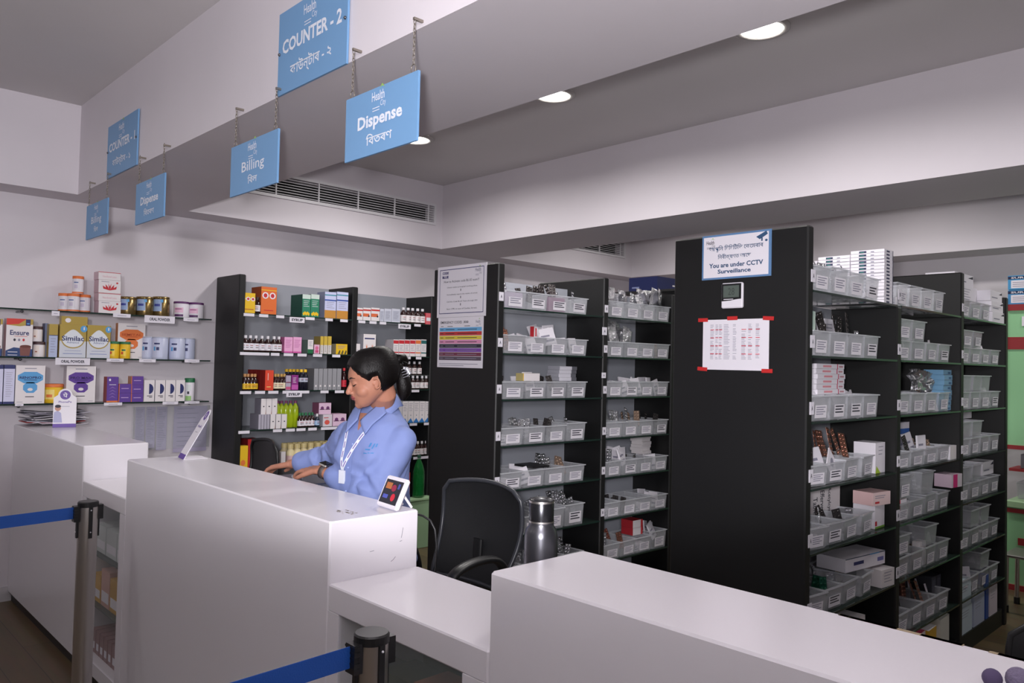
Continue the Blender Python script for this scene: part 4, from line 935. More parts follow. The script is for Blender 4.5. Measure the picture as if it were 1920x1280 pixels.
def fill(kind, n, x, y, z, w, d, h, where, stick=.03):
    # strips standing in a bin, leaning back, their tops above the rim
    if kind in ('foil', 'dark', 'tan', 'pill'): n = max(1, int(n*.85+.3))
    for k in range(n):
        u = (k+.5)/n
        if kind in ('whitebox',):
            put(kind, (x+(-.045 if k % 2 else .04), y+.03+.09*(k//2), z+.004), (0, 0, random.uniform(-.15, .15)), 'small white carton in '+where, 'small cartons in '+where, 1); continue
        L = .1
        zz = z+h+stick-L*.93+random.uniform(-.012, .014)
        zz = max(zz, z+.004)
        put(kind, (x+random.uniform(-.35, .35)*(w-.06), y+.03+(d-.08)*u, zz), (-random.uniform(.05, .4), random.uniform(-.3, .3), random.uniform(-.5, .5)), WORD[kind]+' in '+where, PL[kind]+' in '+where, random.uniform(.95, 1.15))
def shelf_bins(xs, y, z, where, spec, w=.168, d=.27, h=.10, rzs=None):
    # spec: list of (style, kind, n) per bin
    for i, (x, sp) in enumerate(zip(xs, spec)):
        style, kind, n = sp[:3]
        hh = sp[3] if len(sp) > 3 else h
        rz = (rzs[i] if rzs else random.uniform(-.03, .03))
        wh = '%s bin, %s' % (ORD[i], where)
        lb = 'clear bin%s, %s from left, %s' % ((' of '+PL[kind]) if kind else '', ORD[i], where)
        get_bin(w, d, hh, style, (x, y, z+.0012), rz, lb)
        if kind: fill(kind, n, x, y, z, w, d, hh, wh, sp[4] if len(sp) > 4 else .03)
        else: fill('card' if i % 2 else 'whitebox', 3, x, y, z, w, d, hh, wh, .0)
def xs4(x0, w=.176, n=4): return [x0+w*(i+.5) for i in range(n)]
SN = ['top shelf', 'second shelf', 'third shelf', 'fourth shelf', 'fifth shelf', 'sixth shelf', 'seventh shelf']
# middle rack, left bay
YA = 3.248; XA = xs4(3.032, .182)
W2 = ' of the middle rack'
A = [[(0, 'foil', 7), (2, 'dark', 3), (2, 'dark', 6, .1, .06), (2, 'foil', 2)],
     [(1, 'pill', 9, .105, .02), (1, None, 0), (1, 'card', 8, .1, .06), (1, None, 0)],
     [(0, 'dark', 2), (2, 'card', 2), (2, 'dark', 3), (2, 'foil', 3)],
     [(1, None, 0), (2, 'foil', 5, .1, .02), (1, 'dark', 4, .1, .02), (2, 'foil', 2, .11)],
     [(2, None, 0), (1, 'card', 3, .1, .0), (1, 'foil', 5, .1, .05), (1, 'tan', 3)],
     [(1, None, 0), (1, 'foil', 4), (1, 'foil', 9, .12, .04), (2, 'foil', 12, .13, .04)],
     [(1, None, 0), (1, 'foil', 4), (1, 'foil', 5), (1, 'foil', 9, .1, .05)]]
for i, sp in enumerate(A): shelf_bins(XA, YA, LV[i], SN[i]+', left bay'+W2, sp, w=.172, d=.25)
c_pink = mat('mauve_insert', (150, 84, 128), .5)
o = MB().box(-.075, .075, 0, .2, 0, .085, c_pink).build('mauve_carton'); o.location = (XA[2], YA+.02, LV[0]+.005); tag(o, 'mauve carton inside the third bin on the middle rack top shelf', 'box')
o = MB().box(-.07, .07, 0, .02, 0, .09, mat('lilac_card', (206, 190, 212), .5)).build('lilac_card'); o.location = (XA[0]-.004, YA+.012, LV[0]+.004); tag(o, 'lilac card inside the first bin on the middle rack top shelf', 'card')
def stack(n, x, y, z, w, d, h, face, side, lab, deco=None, group=None, jit=.004, name='medicine_carton', rz=0):
    first = None
    for k in range(n):
        zz = z+.001+k*(h+.0008); xx = x+random.uniform(-jit, jit); yy = y+random.uniform(-jit, jit)
        if first is None:
            b = MB(); b.box(-w/2, w/2, 0, d, 0, h, side); b.rect(0, 0, w, h, (-w/2, -.0003, 0), RX, UZ, face)
            if deco: deco(b, w, h, d)
            o = first = b.build(name)
        else: o = first.copy(); C.objects.link(o)
        o.location = (xx, yy, zz); o.rotation_euler = (0, 0, rz); tag(o, lab, 'box', group or lab)
stack(4, XA[3]-.03, YA+.05, LV[2]+.104, .16, .1, .022, col(206, 204, 214), col(170, 170, 180), 'thin grey carton in the pile on the right bins, third shelf, middle rack', lambda b, w, h, d: b.rect(w*.7, 0, w*.3, h, (-w/2, -.0005, 0), RX, UZ, col(90, 90, 98)))
o = carton(XA[1]-.08, XA[1]+.06, YA+.03, .06, LV[2]+.104, .045, cream, col(206, 190, 130), 'white carton with yellow edge lying on bins, third shelf, middle rack', lambda b, W, H, o: b.rect(0, 0, W*.04, H, o, RX, UZ, yellow, .0003))
o = carton(XA[2]-.11, XA[2]-.07, YA+.10, .03, LV[1]+.1, .07, cream, red, 'white card carton with red bar on the second shelf, middle rack', lambda b, W, H, o: b.rect(W*.3, H*.15, W*.3, H*.7, o, RX, UZ, red, .0003), rz=.1)
o = MB().box(-.07, .07, 0, .16, 0, .012, M_blackpl).build('dark_carton'); o.location = (XA[1]+.09, YA+.03, LV[4]+.104); tag(o, 'flat black carton lying across bins on the fifth shelf, middle rack', 'box')
# middle rack, right bay
XB = xs4(3.96, .172)
B_ = [[(1, 'pouch', 9, .105, .07), (1, 'pouch', 6, .105, .05), (1, 'foil', 7, .105, .06), (1, 'pouch', 7, .105, .09)],
      [(1, 'pouch', 9, .1, .09), (1, 'pouch', 8, .1, .07), (1, None, 0), (1, 'tan', 3, .1, -.01)],
      [(1, 'dark', 2), (2, None, 0), (1, 'card', 3, .1, .01), (1, 'card', 3, .1, .01)],
      [(1, None, 0), (1, 'foil', 5, .1, .06), (1, 'tan', 4, .1, .05), (2, 'dark', 4)],
      [(1, 'foil', 4, .1, .06), (2, 'card', 8, .1, .05), (1, 'dark', 3, .1, .0), (1, None, 0)],
      [(1, None, 0), (1, 'dark', 5, .1, -.01), (1, None, 0), (1, None, 0)],
      [(1, 'foil', 6, .1, .05), (1, 'pill', 3), (1, None, 0), (1, 'card', 4, .12, .03)]]
for i, sp in enumerate(B_): shelf_bins(XB, YA, LV[i], SN[i]+', right bay'+W2, sp, w=.162, d=.25)
stack(6, 4.56, YA+.12, LV[4]+.1045, .10, .10, .021, cream, cream, 'thin white carton in the tall pile, fifth shelf, middle rack right bay')
stack(2, XB[2], YA+.06, LV[6]+.104, .11, .1, .05, cream, col(170, 40, 50), 'white carton with red sides, seventh shelf, middle rack right bay', lambda b, w, h, d: b.rect(w*.8, 0, w*.2, h, (-w/2, -.0005, 0), RX, UZ, red))
blue = mat('blue_carton', (22, 34, 84), .3)
o = MB().box(0, .42, 0, .27, 0, .125, blue).rect(.2, .06, .1, .012, (0, -.0003, 0), RX, UZ, cream).rect(.03, .04, .07, .012, (-.0003, .27, 0), UX, UZ, col(120, 130, 170)).build('large_carton')
o.location = (survey(1232, 3.555, 2.13), 3.555, 2.131)
MBt = MB().box(4.73-2.978, 5.54-2.978, .0, .59, 2.115, 2.13, M_black).build('top_board', R2k)
tag(o, 'large dark blue carton on top of the middle rack', 'box')

# right rack
YR = 1.424; W1 = ' of the right rack'
X1 = xs4(3.004, .168); X2_ = xs4(3.925, .19); X3_ = xs4(4.85, .19)
A = [[(1, 'foil', 2), (1, 'foil', 8, .11, .02), (1, 'foil', 5, .105, .02), (2, None, 0, .10)],
     [(1, None, 0, .1), (1, 'dark', 4, .1, .03), (1, 'dark', 8, .1, .08), (2, 'foil', 3, .1, .01)],
     [(1, 'foil', 2, .1, -.02), (2, None, 0, .1), (2, 'card', 2, .1, -.01), (1, None, 0, .1)],
     [(1, 'dark', 9, .085, .06), (2, 'card', 2, .085, .03), (1, 'pill', 9, .09, .1), (1, 'tan', 5, .09, .0)],
     [(1, None, 0, .09), (2, 'foil', 4, .09, .03), (1, 'dark', 5, .09, .02), (1, 'foil', 2, .09, .0)],
     [(1, 'card', 3, .09, .0), (2, 'green', 4, .09, .03), (1, 'foil', 3, .09, -.01), (1, 'tan', 1, .09)],
     [(1, 'pill', 3, .09), (1, 'foil', 3, .09), (1, 'tan', 3, .09), (1, None, 0, .09)]]
for i, sp in enumerate(A):
    rz = None if i < 3 else [-.12, -.05, .05, .1]
    shelf_bins(X1, YR+(.0 if i < 3 else .012), LV[i], SN[i]+', first bay'+W1, sp, w=.156, d=.25, rzs=rz)
B_ = [[(1, None, 0, .11), (1, None, 0, .11), (1, 'tan', 2, .11, -.02), (1, 'card', 2, .11, -.02)],
      [(1, 'tan', 2, .095, 0), (1, None, 0, .095), (1, 'card', 2, .095, .0), (2, None, 0, .095)],
      [(1, 'foil', 3, .1), (1, 'foil', 5, .1, -.01), (1, 'tan', 3, .1, -.02), (1, None, 0, .1)],
      [(1, 'foil', 8, .08, .07), (1, 'dark', 5, .08, .05), (1, 'card', 4, .08, .05), (1, 'tan', 5, .08, .01)],
      [(1, 'card', 2, .09, .02), (1, 'foil', 4, .09, .01), (1, 'foil', 6, .1, .02), (1, 'foil', 3, .09)],
      [(1, 'foil', 9, .1, .03), (1, 'foil', 4, .1, -.02), (1, 'tan', 3, .1, .0), (1, None, 0, .1)],
      [(1, None, 0, .1), (1, 'dark', 2, .1, -.02), (1, 'pill', 6, .1, .06), (1, 'card', 3, .1, .02)]]
for i, sp in enumerate(B_):
    xx = X2_ if i != 0 else [3.985, 4.16, 4.33, 4.50]
    shelf_bins([x-.01 for x in xx], YR+.01, LV[i], SN[i]+', second bay'+W1, sp, w=.172 if i else .15, d=.25)
B_ = [[(1, 'card', 3, .1, .02), (1, 'card', 2, .1, .0), (1, 'foil', 2, .1), (1, None, 0, .1)],
      [(1, None, 0, .09), (1, None, 0, .09), (1, 'tan', 3, .09, 0), (1, None, 0, .09)],
      [(1, None, 0, .1), (1, None, 0, .1), (1, 'tan', 2, .1, 0), (2, None, 0, .1)],
      [(1, None, 0, .1), (1, 'card', 2, .1, .0), (1, 'dark', 3, .1, .0), (1, 'dark', 3, .1, 0)],
      [(1, None, 0, .1), (1, None, 0, .1), (1, 'tan', 2, .1, .0), (1, None, 0, .1)],
      [(1, None, 0, .1), (1, 'foil', 4, .1, .02), (1, None, 0, .1), (1, None, 0, .1)],
      [(1, 'foil', 4, .1, .02), (1, None, 0, .1), (1, 'foil', 3, .1, .01), (1, None, 0, .1)]]
for i, sp in enumerate(B_): shelf_bins([x-.02 for x in X3_], YR+.01, LV[i], SN[i]+', third bay'+W1, sp, w=.172, d=.25)
# second tiers of bins
def tier(xs, z, where, spec, h, y=YR+.012, w=.165):
    for i, (x, (st_, kind, n)) in enumerate(zip(xs, spec)):
        wh = 'stacked %s bin, %s' % (ORD[i], where)
        get_bin(w, .25, h, st_, (x, y, z+.0035), random.uniform(-.03, .03), 'clear bin stacked on another, %s from left, %s' % (ORD[i], where))
        if kind: fill(kind, n, x, y, z, w, .25, h, wh, .0)
tier(X2_[:2], LV[1]+.097, 'second shelf, second bay'+W1, [(1, None, 0), (1, None, 0)], .1)
tier([X2_[0]+.02, X2_[2]-.05], LV[4]+.104, 'fifth shelf, second bay'+W1, [(1, 'foil', 3), (-1, 'foil', 5)], .11)
tier([X2_[0], X2_[2]], LV[5]+.102, 'sixth shelf, second bay'+W1, [(1, 'foil', 5), (-1, 'foil', 2)], .1)
tier([X3_[0]+.03, X3_[1]+.03], LV[1]+.092, 'second shelf, third bay'+W1, [(1, None, 0)]*2, .095)
tier([X3_[0]+.02, X3_[1]+.03, X3_[2]], LV[2]+.102, 'third shelf, third bay'+W1, [(-1, None, 0)]*3, .09)
tier([X3_[0]+.02, X3_[1]+.03], LV[3]+.102, 'fourth shelf, third bay'+W1, [(-1, 'tan', 3)]*2, .09)
tier([X3_[0]+.02, X3_[1]+.03], LV[4]+.102, 'fifth shelf, third bay'+W1, [(-1, 'foil', 2)]*2, .09)
tier([X3_[1], X3_[2]], LV[5]+.102, 'sixth shelf, third bay'+W1, [(-1, None, 0), (-1, 'foil', 4)], .1)
tier([X3_[2]], LV[6]+.102, 'seventh shelf, third bay'+W1, [(-1, 'foil', 4)], .1)
# catheter carton stacks on the top shelf
def cath(n, x, y, w, d, lab, h=.0152):
    first = None; nv = col(54, 56, 88)
    for k in range(n):
        if first is None:
            b = MB().box(0, w, 0, d, 0, h, M_white)
            b.rect(d*.25, h*.15, d*.22, h*.6, (-.0003, d, 0), UX, UZ, nv); b.rect(d*.28, h*.25, d*.12, h*.25, (-.0006, d, 0), UX, UZ, col(60, 130, 120)); b.rect(d*.6, h*.2, d*.1, h*.3, (-.0003, d, 0), UX, UZ, M_grey_ink)
            b.rect(w*.25, h*.2, w*.35, h*.5, (0, -.0003, 0), RX, UZ, nv); b.rect(w*.93, 0, w*.07, h, (0, -.0003, 0), RX, UZ, nv)
            b.rect(0, 0, d, h*.06, (-.0003, d, 0), UX, UZ, M_ink)
            o = first = b.build('catheter_carton')
        else: o = first.copy(); C.objects.link(o)
        o.location = (x+random.uniform(-.0015, .0015), y, LV[0]+.0012+k*(h+.0006)); tag(o, lab, 'box', lab)
cath(16, 3.74, 1.43, .105, .155, 'flat white carton in the tall front pile on top of the right rack')
cath(15, 3.74, 1.59, .105, .155, 'flat white carton in the second pile behind, on top of the right rack')
cath(14, 3.74, 1.75, .105, .155, 'flat white carton in the rear pile on top of the right rack')
stack(1, 3.6, 1.62, LV[1]+.001, .12, .1, .18, M_white, M_white, 'upright white carton at the back of the second shelf, first bay', lambda b, w, h, d: [b.rect(w*.15, h*(.85-.09*k), w*.5, h*.02, (-w/2, -.0006, 0), RX, UZ, M_grey_ink) for k in range(8)])
def d_rp(b, w, h, d): b.rect(w*.22, h*.3, w*.3, h*.4, (-w/2, -.0006, 0), RX, UZ, col(226, 150, 160)); b.rect(w*.73, 0, w*.03, h, (-w/2, -.0006, 0), RX, UZ, col(206, 60, 100)); b.rect(w*.8, h*.3, w*.15, h*.35, (-w/2, -.0006, 0), RX, UZ, col(190, 140, 150))
stack(6, 3.35, 1.50, LV[2]+.103, .27, .12, .021, M_white, M_white, 'flat white carton with pink print in the pile on the third shelf, first bay', d_rp)
def lc(x0, x1, y, dy, z, h, face, side, lab, deco=None, rz=0, top=None): return carton(x0, x1, y, dy, z, h, face, side, lab, deco, rz, top=top)
lc(3.72, 3.83, YR+.03, .1, LV[3], .14, M_white, M_white, 'white upright carton with green corner at the right of the fourth shelf', lambda b, W, H, o: (b.poly([(0, 0), (W*.5, 0), (W*.1, H*.25)], o, RX, UZ, col(170, 200, 60), .0003), lines(b, o, W*.3, H*.85, W*.5, 3, H*.12)))
b = MB().box(-.05, .05, -.003, .003, 0, .09, col(206, 204, 90)).rect(0, 0, .1, .03, (-.05, -.0032, 0), RX, UZ, M_white); o = b.build('medicine_card'); o.location = (3.07, YR+.05, LV[3]+.05); o.rotation_euler = (-.15, .12, .1); tag(o, 'yellow green card standing in the first bin of the fourth shelf', 'card')
b = MB().box(-.05, .05, -.002, .002, 0, .09, M_white).ell(.05, .05, .02, .02, (-.05, -.0022, 0), RX, UZ, M_grey_ink); o = b.build('medicine_card'); o.location = (3.26, YR+.035, LV[3]+.045); o.rotation_euler = (-.2, .75, .0); tag(o, 'tilted white card sticking out of the bins on the fourth shelf', 'card')
def d_ace(b, W, H, o):
    for k, (s, a) in enumerate((('Acetylcysteine', .80), ('Effervescent', .68), ('Tablets', .56), ('Common', .30))):
        L = (H*.85, H*.75, H*.5, H*.6)[k]
        b.text(s, 0, 0, L, W*.07, V(o)+V((W*a, 0, H*.52)), (0, 0, -1), (1, 0, 0), M_ink, off=.0008, bold=.01)
lc(3.10, 3.68, 1.60, .1, LV[4], .2, cream, cream, 'large white Acetylcysteine carton at the back of the fifth shelf', d_ace)
lc(3.72, 3.83, YR+.03, .1, LV[4], .105, M_white, M_white, 'white carton with green base below the pink one, fifth shelf', lambda b, W, H, o: (b.rect(0, 0, W, H*.08, o, RX, UZ, col(120, 170, 60), .0003), b.rect(0, H*.12, W*.2, H*.2, o, RX, UZ, red, .0004)))
lc(3.70, 3.845, YR+.02, .1, LV[4]+.1065, .06, col(232, 206, 206), col(226, 190, 190), 'small pink carton on the white one at the right of the fifth shelf', lambda b, W, H, o: (b.rect(W*.1, H*.15, W*.25, H*.15, o, RX, UZ, red, .0003), lines(b, o, W*.1, H*.7, W*.6, 2, H*.15)), rz=-.15)
lc(3.74, 3.86, YR+.0, .12, LV[5], .08, cream, cream, 'small white carton at the right end of the sixth shelf, first bay', lambda b, W, H, o: lines(b, o, W*.2, H*.8, W*.6, 4, H*.17), rz=-.1)
lc(3.50, 3.84, YR+.05, .14, LV[5]+.095, .06, M_white, M_white, 'long white carton with blue edge lying above the bins, sixth shelf', lambda b, W, H, o: (b.rect(W*.2, H*.4, W*.25, H*.25, o, RX, UZ, navy, .0003), b.rect(W*.8, H*.3, W*.16, H*.3, o, RX, UZ, col(120, 120, 180), .0003), b.rect(0, H*.93, W, H*.07, o, RX, UZ, col(80, 90, 110), .0003), b.rect(W*.6, H*.92, W*.25, H*.08, o, RX, UZ, sky, .0004)), rz=-.12)
lc(3.45, 3.62, YR+.03, .1, LV[6]+.1, .07, cream, cream, 'white carton with red spot on the seventh shelf, first bay', lambda b, W, H, o: b.rect(0, 0, W*.15, H, o, RX, UZ, red, .0003))
for k in range(5): 
    o = lc(3.06+.03*k, 3.082+.03*k, YR+.08, .08, LV[1]+.104, .085, col(206, 226, 214), col(170, 200, 190), '%s thin pale green carton behind the first bin, second shelf' % ORD[k])
# second bay odds
b = MB().box(-.155, .155, 0, .12, 0, .17, col(176, 174, 188)); o = b.build('grey_carton'); o.location = (4.08, 1.57, LV[2]+.0015+.0); tag(o, 'grey carton behind the bins on the third shelf, second bay', 'box')
b = MB(); random.seed(9); vs = []
N = 9; Mx = 6
for j in range(Mx+1):
    for i in range(N+1):
        vs.append((-.12+.24*i/N+random.uniform(-.006, .006), random.uniform(-.014, .014), .11*j/Mx+random.uniform(-.004, .004)))
n0 = len(vs); vs += [(x, y+.035, z) for x, y, z in vs]
fs = []
for j in range(Mx):
    for i in range(N):
        a = j*(N+1)+i; fs.append((a, a+1, a+N+2, a+N+1)); fs.append((n0+a, n0+a+N+1, n0+a+N+2, n0+a+1))
for i in range(N): fs.append((i, n0+i, n0+i+1, i+1)); a = Mx*(N+1)+i; fs.append((a, a+1, n0+a+1, n0+a))
for j in range(Mx): a = j*(N+1); fs.append((a, a+N+1, n0+a+N+1, n0+a)); a += N; fs.append((a, n0+a, n0+a+N+1, a+N+1))
b.add(vs, fs, M_foil); o = b.build('foil_wrapped_bundle'); o.location = (4.44, YR+.06, LV[2]+.106); o.rotation_euler = (-.1, .1, 0); tag(o, 'bright crumpled foil bundle on the third shelf bins, second bay', 'foil bundle')
stack(8, 4.70, YR+.03, LV[2]+.001, .13, .1, .027, col(130, 176, 206), col(110, 156, 190), 'light blue flat carton in the pile at the right, third shelf, second bay', lambda b, w, h, d: (b.rect(w*.55, h*.2, w*.3, h*.4, (-w/2, -.0006, 0), RX, UZ, col(70, 110, 150)), b.rect(0, 0, w, h*.06, (-w/2, -.0006, 0), RX, UZ, M_grey_ink)))
lc(4.22, 4.55, 1.60, .09, LV[3], .2, M_white, col(190, 192, 206), 'large white carton with blue band, fourth shelf, second bay', lambda b, W, H, o: (b.rect(0, H*.55, W, H*.28, o, RX, UZ, col(50, 100, 180), .0003), b.rect(W*.75, H*.48, W*.25, H*.06, o, RX, UZ, yellow, .0004), b.rect(W*.1, H*.62, W*.6, H*.06, o, RX, UZ, navy, .0005)))
lc(4.68, 4.78, YR+.01, .08, LV[3], .075, cream, M_white, 'small white carton at the right end of the fourth shelf, second bay', lambda b, W, H, o: b.rect(0, 0, W*.45, H, o, RX, UZ, cream, .0003))
lc(4.66, 4.79, YR-.01, .09, LV[4]+.06+.045, .07, col(214, 206, 214), col(214, 190, 206), 'carton with magenta band poking out over the fifth shelf, second bay', lambda b, W, H, o: b.rect(W*.15, 0, W*.4, H, o, RX, UZ, col(206, 40, 120), .0003), rz=-.1)
lc(4.0, 4.08, YR+.02, .05, LV[4]+.006, .1, M_white, col(214, 60, 90), 'white carton with crimson top inside the first bin, fifth shelf', top=col(206, 40, 80))
lc(4.30, 4.38, YR+.03, .04, LV[5]+.006, .12, cream, cream, 'upright cream carton in the sixth shelf bins, second bay')
lc(4.48, 4.62, 1.62, .06, LV[6], .17, M_white, red, 'white carton with red edge at the back of the seventh shelf', lambda b, W, H, o: b.rect(0, H*.88, W, H*.1, o, RX, UZ, red, .0003), rz=.05)
for k in range(2): lc(4.62+.075*k, 4.69+.075*k, YR+.08, .08, LV[6], .15, col(70, 72, 84), col(50, 52, 60), '%s dark narrow carton at the right of the seventh shelf, second bay' % ('left', 'right')[k], lambda b, W, H, o: b.rect(W*.15, H*.1, W*.7, H*.8, o, RX, UZ, col(96, 98, 110), .0003))
for a, c, h, fc, tc, lb in ((3.95, 4.13, .14, col(190, 186, 176), None, 'grey white carton on the bottom board, left of the pink topped one'), (4.17, 4.30, .16, col(214, 200, 196), col(206, 60, 100), 'pink topped carton on the bottom board, second bay'), (4.33, 4.46, .15, col(206, 160, 50), cream, 'amber carton on the bottom board, second bay'), (4.50, 4.66, .17, col(206, 204, 196), None, 'cream upright carton at the right of the bottom board, second bay')):
    lc(a, c, YR+.0, .12, .1, h, fc, fc, lb, top=tc, rz=.05)
# third bay odds
lc(5.06, 5.38, YR+.08, .14, LV[0]+.105, .10, M_white, M_white, 'upper pale carton over the top shelf bins, third bay', lambda b, W, H, o: lines(b, o, W*.1, H*.8, W*.5, 5, H*.15))
def d_blk(b, W, H, o): b.poly([(W*.7, H*.7), (W*.98, H*.95), (W*.98, H*.7)], o, RX, UZ, M_ink, .0003); b.rect(W*.1, H*.3, W*.5, H*.1, o, RX, UZ, M_grey_ink, .0003)
for k in range(3): lc(5.40, 5.64, YR+.0+.006*k, .12, LV[0]+.001+k*.066, .064, M_white, M_white, '%s white carton with black corner at the end of the top shelf' % ('bottom', 'middle', 'top')[k], d_blk)
lc(5.0, 5.34, YR+.09, .16, LV[0]+.2075, .07, M_white, M_white, 'long white carton with black corner topping the right rack pile', d_blk)
for k, (a, c, h, z0, fc) in enumerate(((4.86, 5.07, .15, .10, col(190, 204, 214)), (4.86, 5.05, .14, .251, col(196, 210, 220)), (5.10, 5.30, .17, .10, col(176, 184, 206)), (5.33, 5.38, .26, .10, col(44, 74, 150)), (5.40, 5.56, .17, .10, col(210, 200, 210)), (5.15, 5.5, .0, 0, None))):
    if fc: lc(a, c, YR+.01, .12, z0, h, fc, fc, ('lower pale blue carton at the bottom of the third bay', 'upper pale blue carton at the bottom of the third bay', 'lavender carton at the bottom of the third bay', 'slim blue carton at the bottom of the third bay', 'off white carton at the right of the third bay bottom')[k], lambda b, W, H, o: lines(b, o, W*.15, H*.8, W*.6, 3, H*.1))
lc(5.12, 5.32, YR+.02, .12, .2715, .09-.07+.0, M_white, M_white, 'thin white carton lying on the lavender carton')
lc(5.4, 5.62, YR+.05, .1, LV[4]+.001+.1035, .08, M_white, M_white, 'white carton over the bins at the end of the fifth shelf, third bay', d_blk)
lc(5.05, 5.45, 1.55, .1, LV[3]+.196, .05, M_white, M_white, 'white carton lying over stacked bins on the fourth shelf, third bay')
# ------------------------------------------------------------------ things on the counters
b = MB().lathe([(.038, 0), (.0415, .006), (.0415, .2), (.038, .218), (.031, .228), (.031, .236)], M_dksteel, n=40)
o = b.build('steel_flask'); MB().lathe([(.030, .232), (.0305, .236), (.0305, .289), (.028, .293), (.026, .291), (.0, .291)], mat('flask_cap', (70, 70, 74), .25, metal=.9), n=40, cap=False).build('cap', o)
MB().lathe([(.0315, .236), (.0315, .240)], M_steel, n=40, cap=False).lathe([(.0312, .284), (.0312, .289)], M_steel, n=40, cap=False).build('steel_ring', o)
o.location = (1.405, 1.352, ZL+.0008); tag(o, 'dark grey steel flask standing on the low ledge behind the nearest counter', 'bottle')
# small white payment display facing the hall
t = thing('payment_display', 'small white tilted display at the right end of the middle counter', 'display', (1.405, 2.0, ZT), math.radians(-6))
lean = math.radians(-24); b = MB(); b.T = Matrix.Rotation(-lean, 4, 'Y')
b.rbox(-.016, .0, -.062, .062, .0, .098, M_white, .005); b.T = Matrix.Identity(4); bb = b.build('casing', t)
b = MB(); b.T = Matrix.Rotation(-lean, 4, 'Y'); o_ = (-.0165, .052, .012)
b.rect(0, 0, .104, .074, o_, UX, UZ, col(30, 32, 44, .2))
b.ell(.072, .022, .012, .012, o_, UX, UZ, col(206, 40, 60), .0004); b.ell(.06, .05, .014, .011, o_, UX, UZ, col(150, 40, 70), .0004); b.rect(.01, .045, .035, .02, o_, UX, UZ, col(180, 110, 60), .0004); b.rect(.012, .015, .03, .012, o_, UX, UZ, col(80, 90, 180), .0004); b.rect(.08, .05, .012, .016, o_, UX, UZ, col(70, 80, 150), .0004)
b.build('screen', t)
for s in (-1, 1): MB().tube([(.020, s*.028, .06), (.062, s*.028, .0035)], .004, M_white, 8).build('stand_leg', t)
# folded payment stands
vi = col(96, 64, 156)
def pay_stand(loc, rz, W, Hh, lean, label, portrait):
    t = thing('payment_stand', label, 'card stand', loc, rz)
    b = MB(); b.T = Matrix.Rotation(lean, 4, 'Y'); R_ = W/2
    pts = [(-R_, 0), (R_, 0), (R_, Hh-R_*1.0)]+[(R_*.62*math.cos(a), Hh-R_*.72+R_*.62*math.sin(a)) for a in [PI*i/14 for i in range(15)]]+[(-R_, Hh-R_*1.0)]
    front = [(-.0012, -x, z) for x, z in pts]; back = [(.0012, -x, z) for x, z in pts]; n = len(pts)
    b.add(front+back, [tuple(range(n)), tuple(range(2*n-1, n-1, -1))]+[(i, i+n, (i+1) % n+n, (i+1) % n) for i in range(n)], M_white)
    b.build('card_panel', t)
    b = MB(); b.T = Matrix.Rotation(lean, 4, 'Y'); o = (-.0016, R_, 0)
    b.ell(R_, Hh-R_*.72, R_*.46, R_*.46, o, UX, UZ, vi, .0002, 28)
    b.text('पे', R_, Hh-R_*.72, R_*.4, R_*.5, o, UX, UZ, M_white, off=.0008, bold=.02)
    b.rect(0, 0, W, Hh*.09, o, UX, UZ, vi, .0002)
    b.text('PhonePe', R_, Hh*.64, W*.56, Hh*.05, o, UX, UZ, vi, off=.0006, bold=.01)
    b.rect(W*.3, Hh*.52, W*.4, Hh*.008, o, UX, UZ, M_grey_ink, .0003)
    if portrait:
        b.ell(W*.2, Hh*.48, W*.13, Hh*.07, o, UX, UZ, col(190, 140, 120), .0004); b.ell(W*.2, Hh*.53, W*.13, Hh*.04, o, UX, UZ, M_ink, .0006)
        b.poly([(W*.02, Hh*.12), (W*.4, Hh*.12), (W*.34, Hh*.36), (W*.2, Hh*.42), (W*.04, Hh*.38)], o, UX, UZ, col(170, 170, 206), .0003)
    b.build('printing', t)
    MB().box(0, .10 if not portrait else .05, -R_, R_, 0, .0015, M_white).build('foot_flap', t)
    return t
pay_stand((1.355, 3.53, ZT+.0008), math.radians(-8), .10, .25, math.radians(29), 'PhonePe payment stand on the middle counter, seen nearly edge on', False)
pay_stand((1.355, 5.40, ZT+.0008), math.radians(76), .125, .245, math.radians(8), 'upright PhonePe payment card on the far counter in front of papers', True)
# paper pile on the far counter
random.seed(5)
for k in range(9):
    b = MB(); w = random.uniform(.28, .34); dd = random.uniform(.17, .22); n = 12; th = .004; vs = []
    for i in range(n+1):
        u = i/n; zz = .006*math.sin(u*PI*2+k)+(.012 if u < .15 else 0)*(k % 3 == 0)
        for (yy, dz) in ((-dd/2, 0), (dd/2, 0), (dd/2, th), (-dd/2, th)): vs.append((-w/2+w*u, yy, .007+zz+dz))
    fs = [(3, 2, 1, 0), (4*n, 4*n+1, 4*n+2, 4*n+3)]
    for i in range(n):
        a = i*4
        for q in range(4): r = (q+1) % 4; fs.append((a+q, a+r, a+4+r, a+4+q))
    pm = (col(206, 202, 212), col(150, 146, 160), col(190, 186, 200), col(120, 118, 130), col(212, 208, 214))[k % 5] if k != 1 else col(176, 70, 70)
    b.add(vs, fs, pm); o = b.build('paper_bundle'); o.location = (1.35+random.uniform(-.03, .03), 5.635+random.uniform(-.012, .012), ZT+.001+k*.0095); o.rotation_euler = (0, 0, random.uniform(-.12, .12))
    tag(o, 'bundle of crumpled bills in the pile on the far counter' if k != 1 else 'bundle with a red edge near the bottom of the bill pile', 'papers', 'bundles of bills on the far counter' if k != 1 else None)
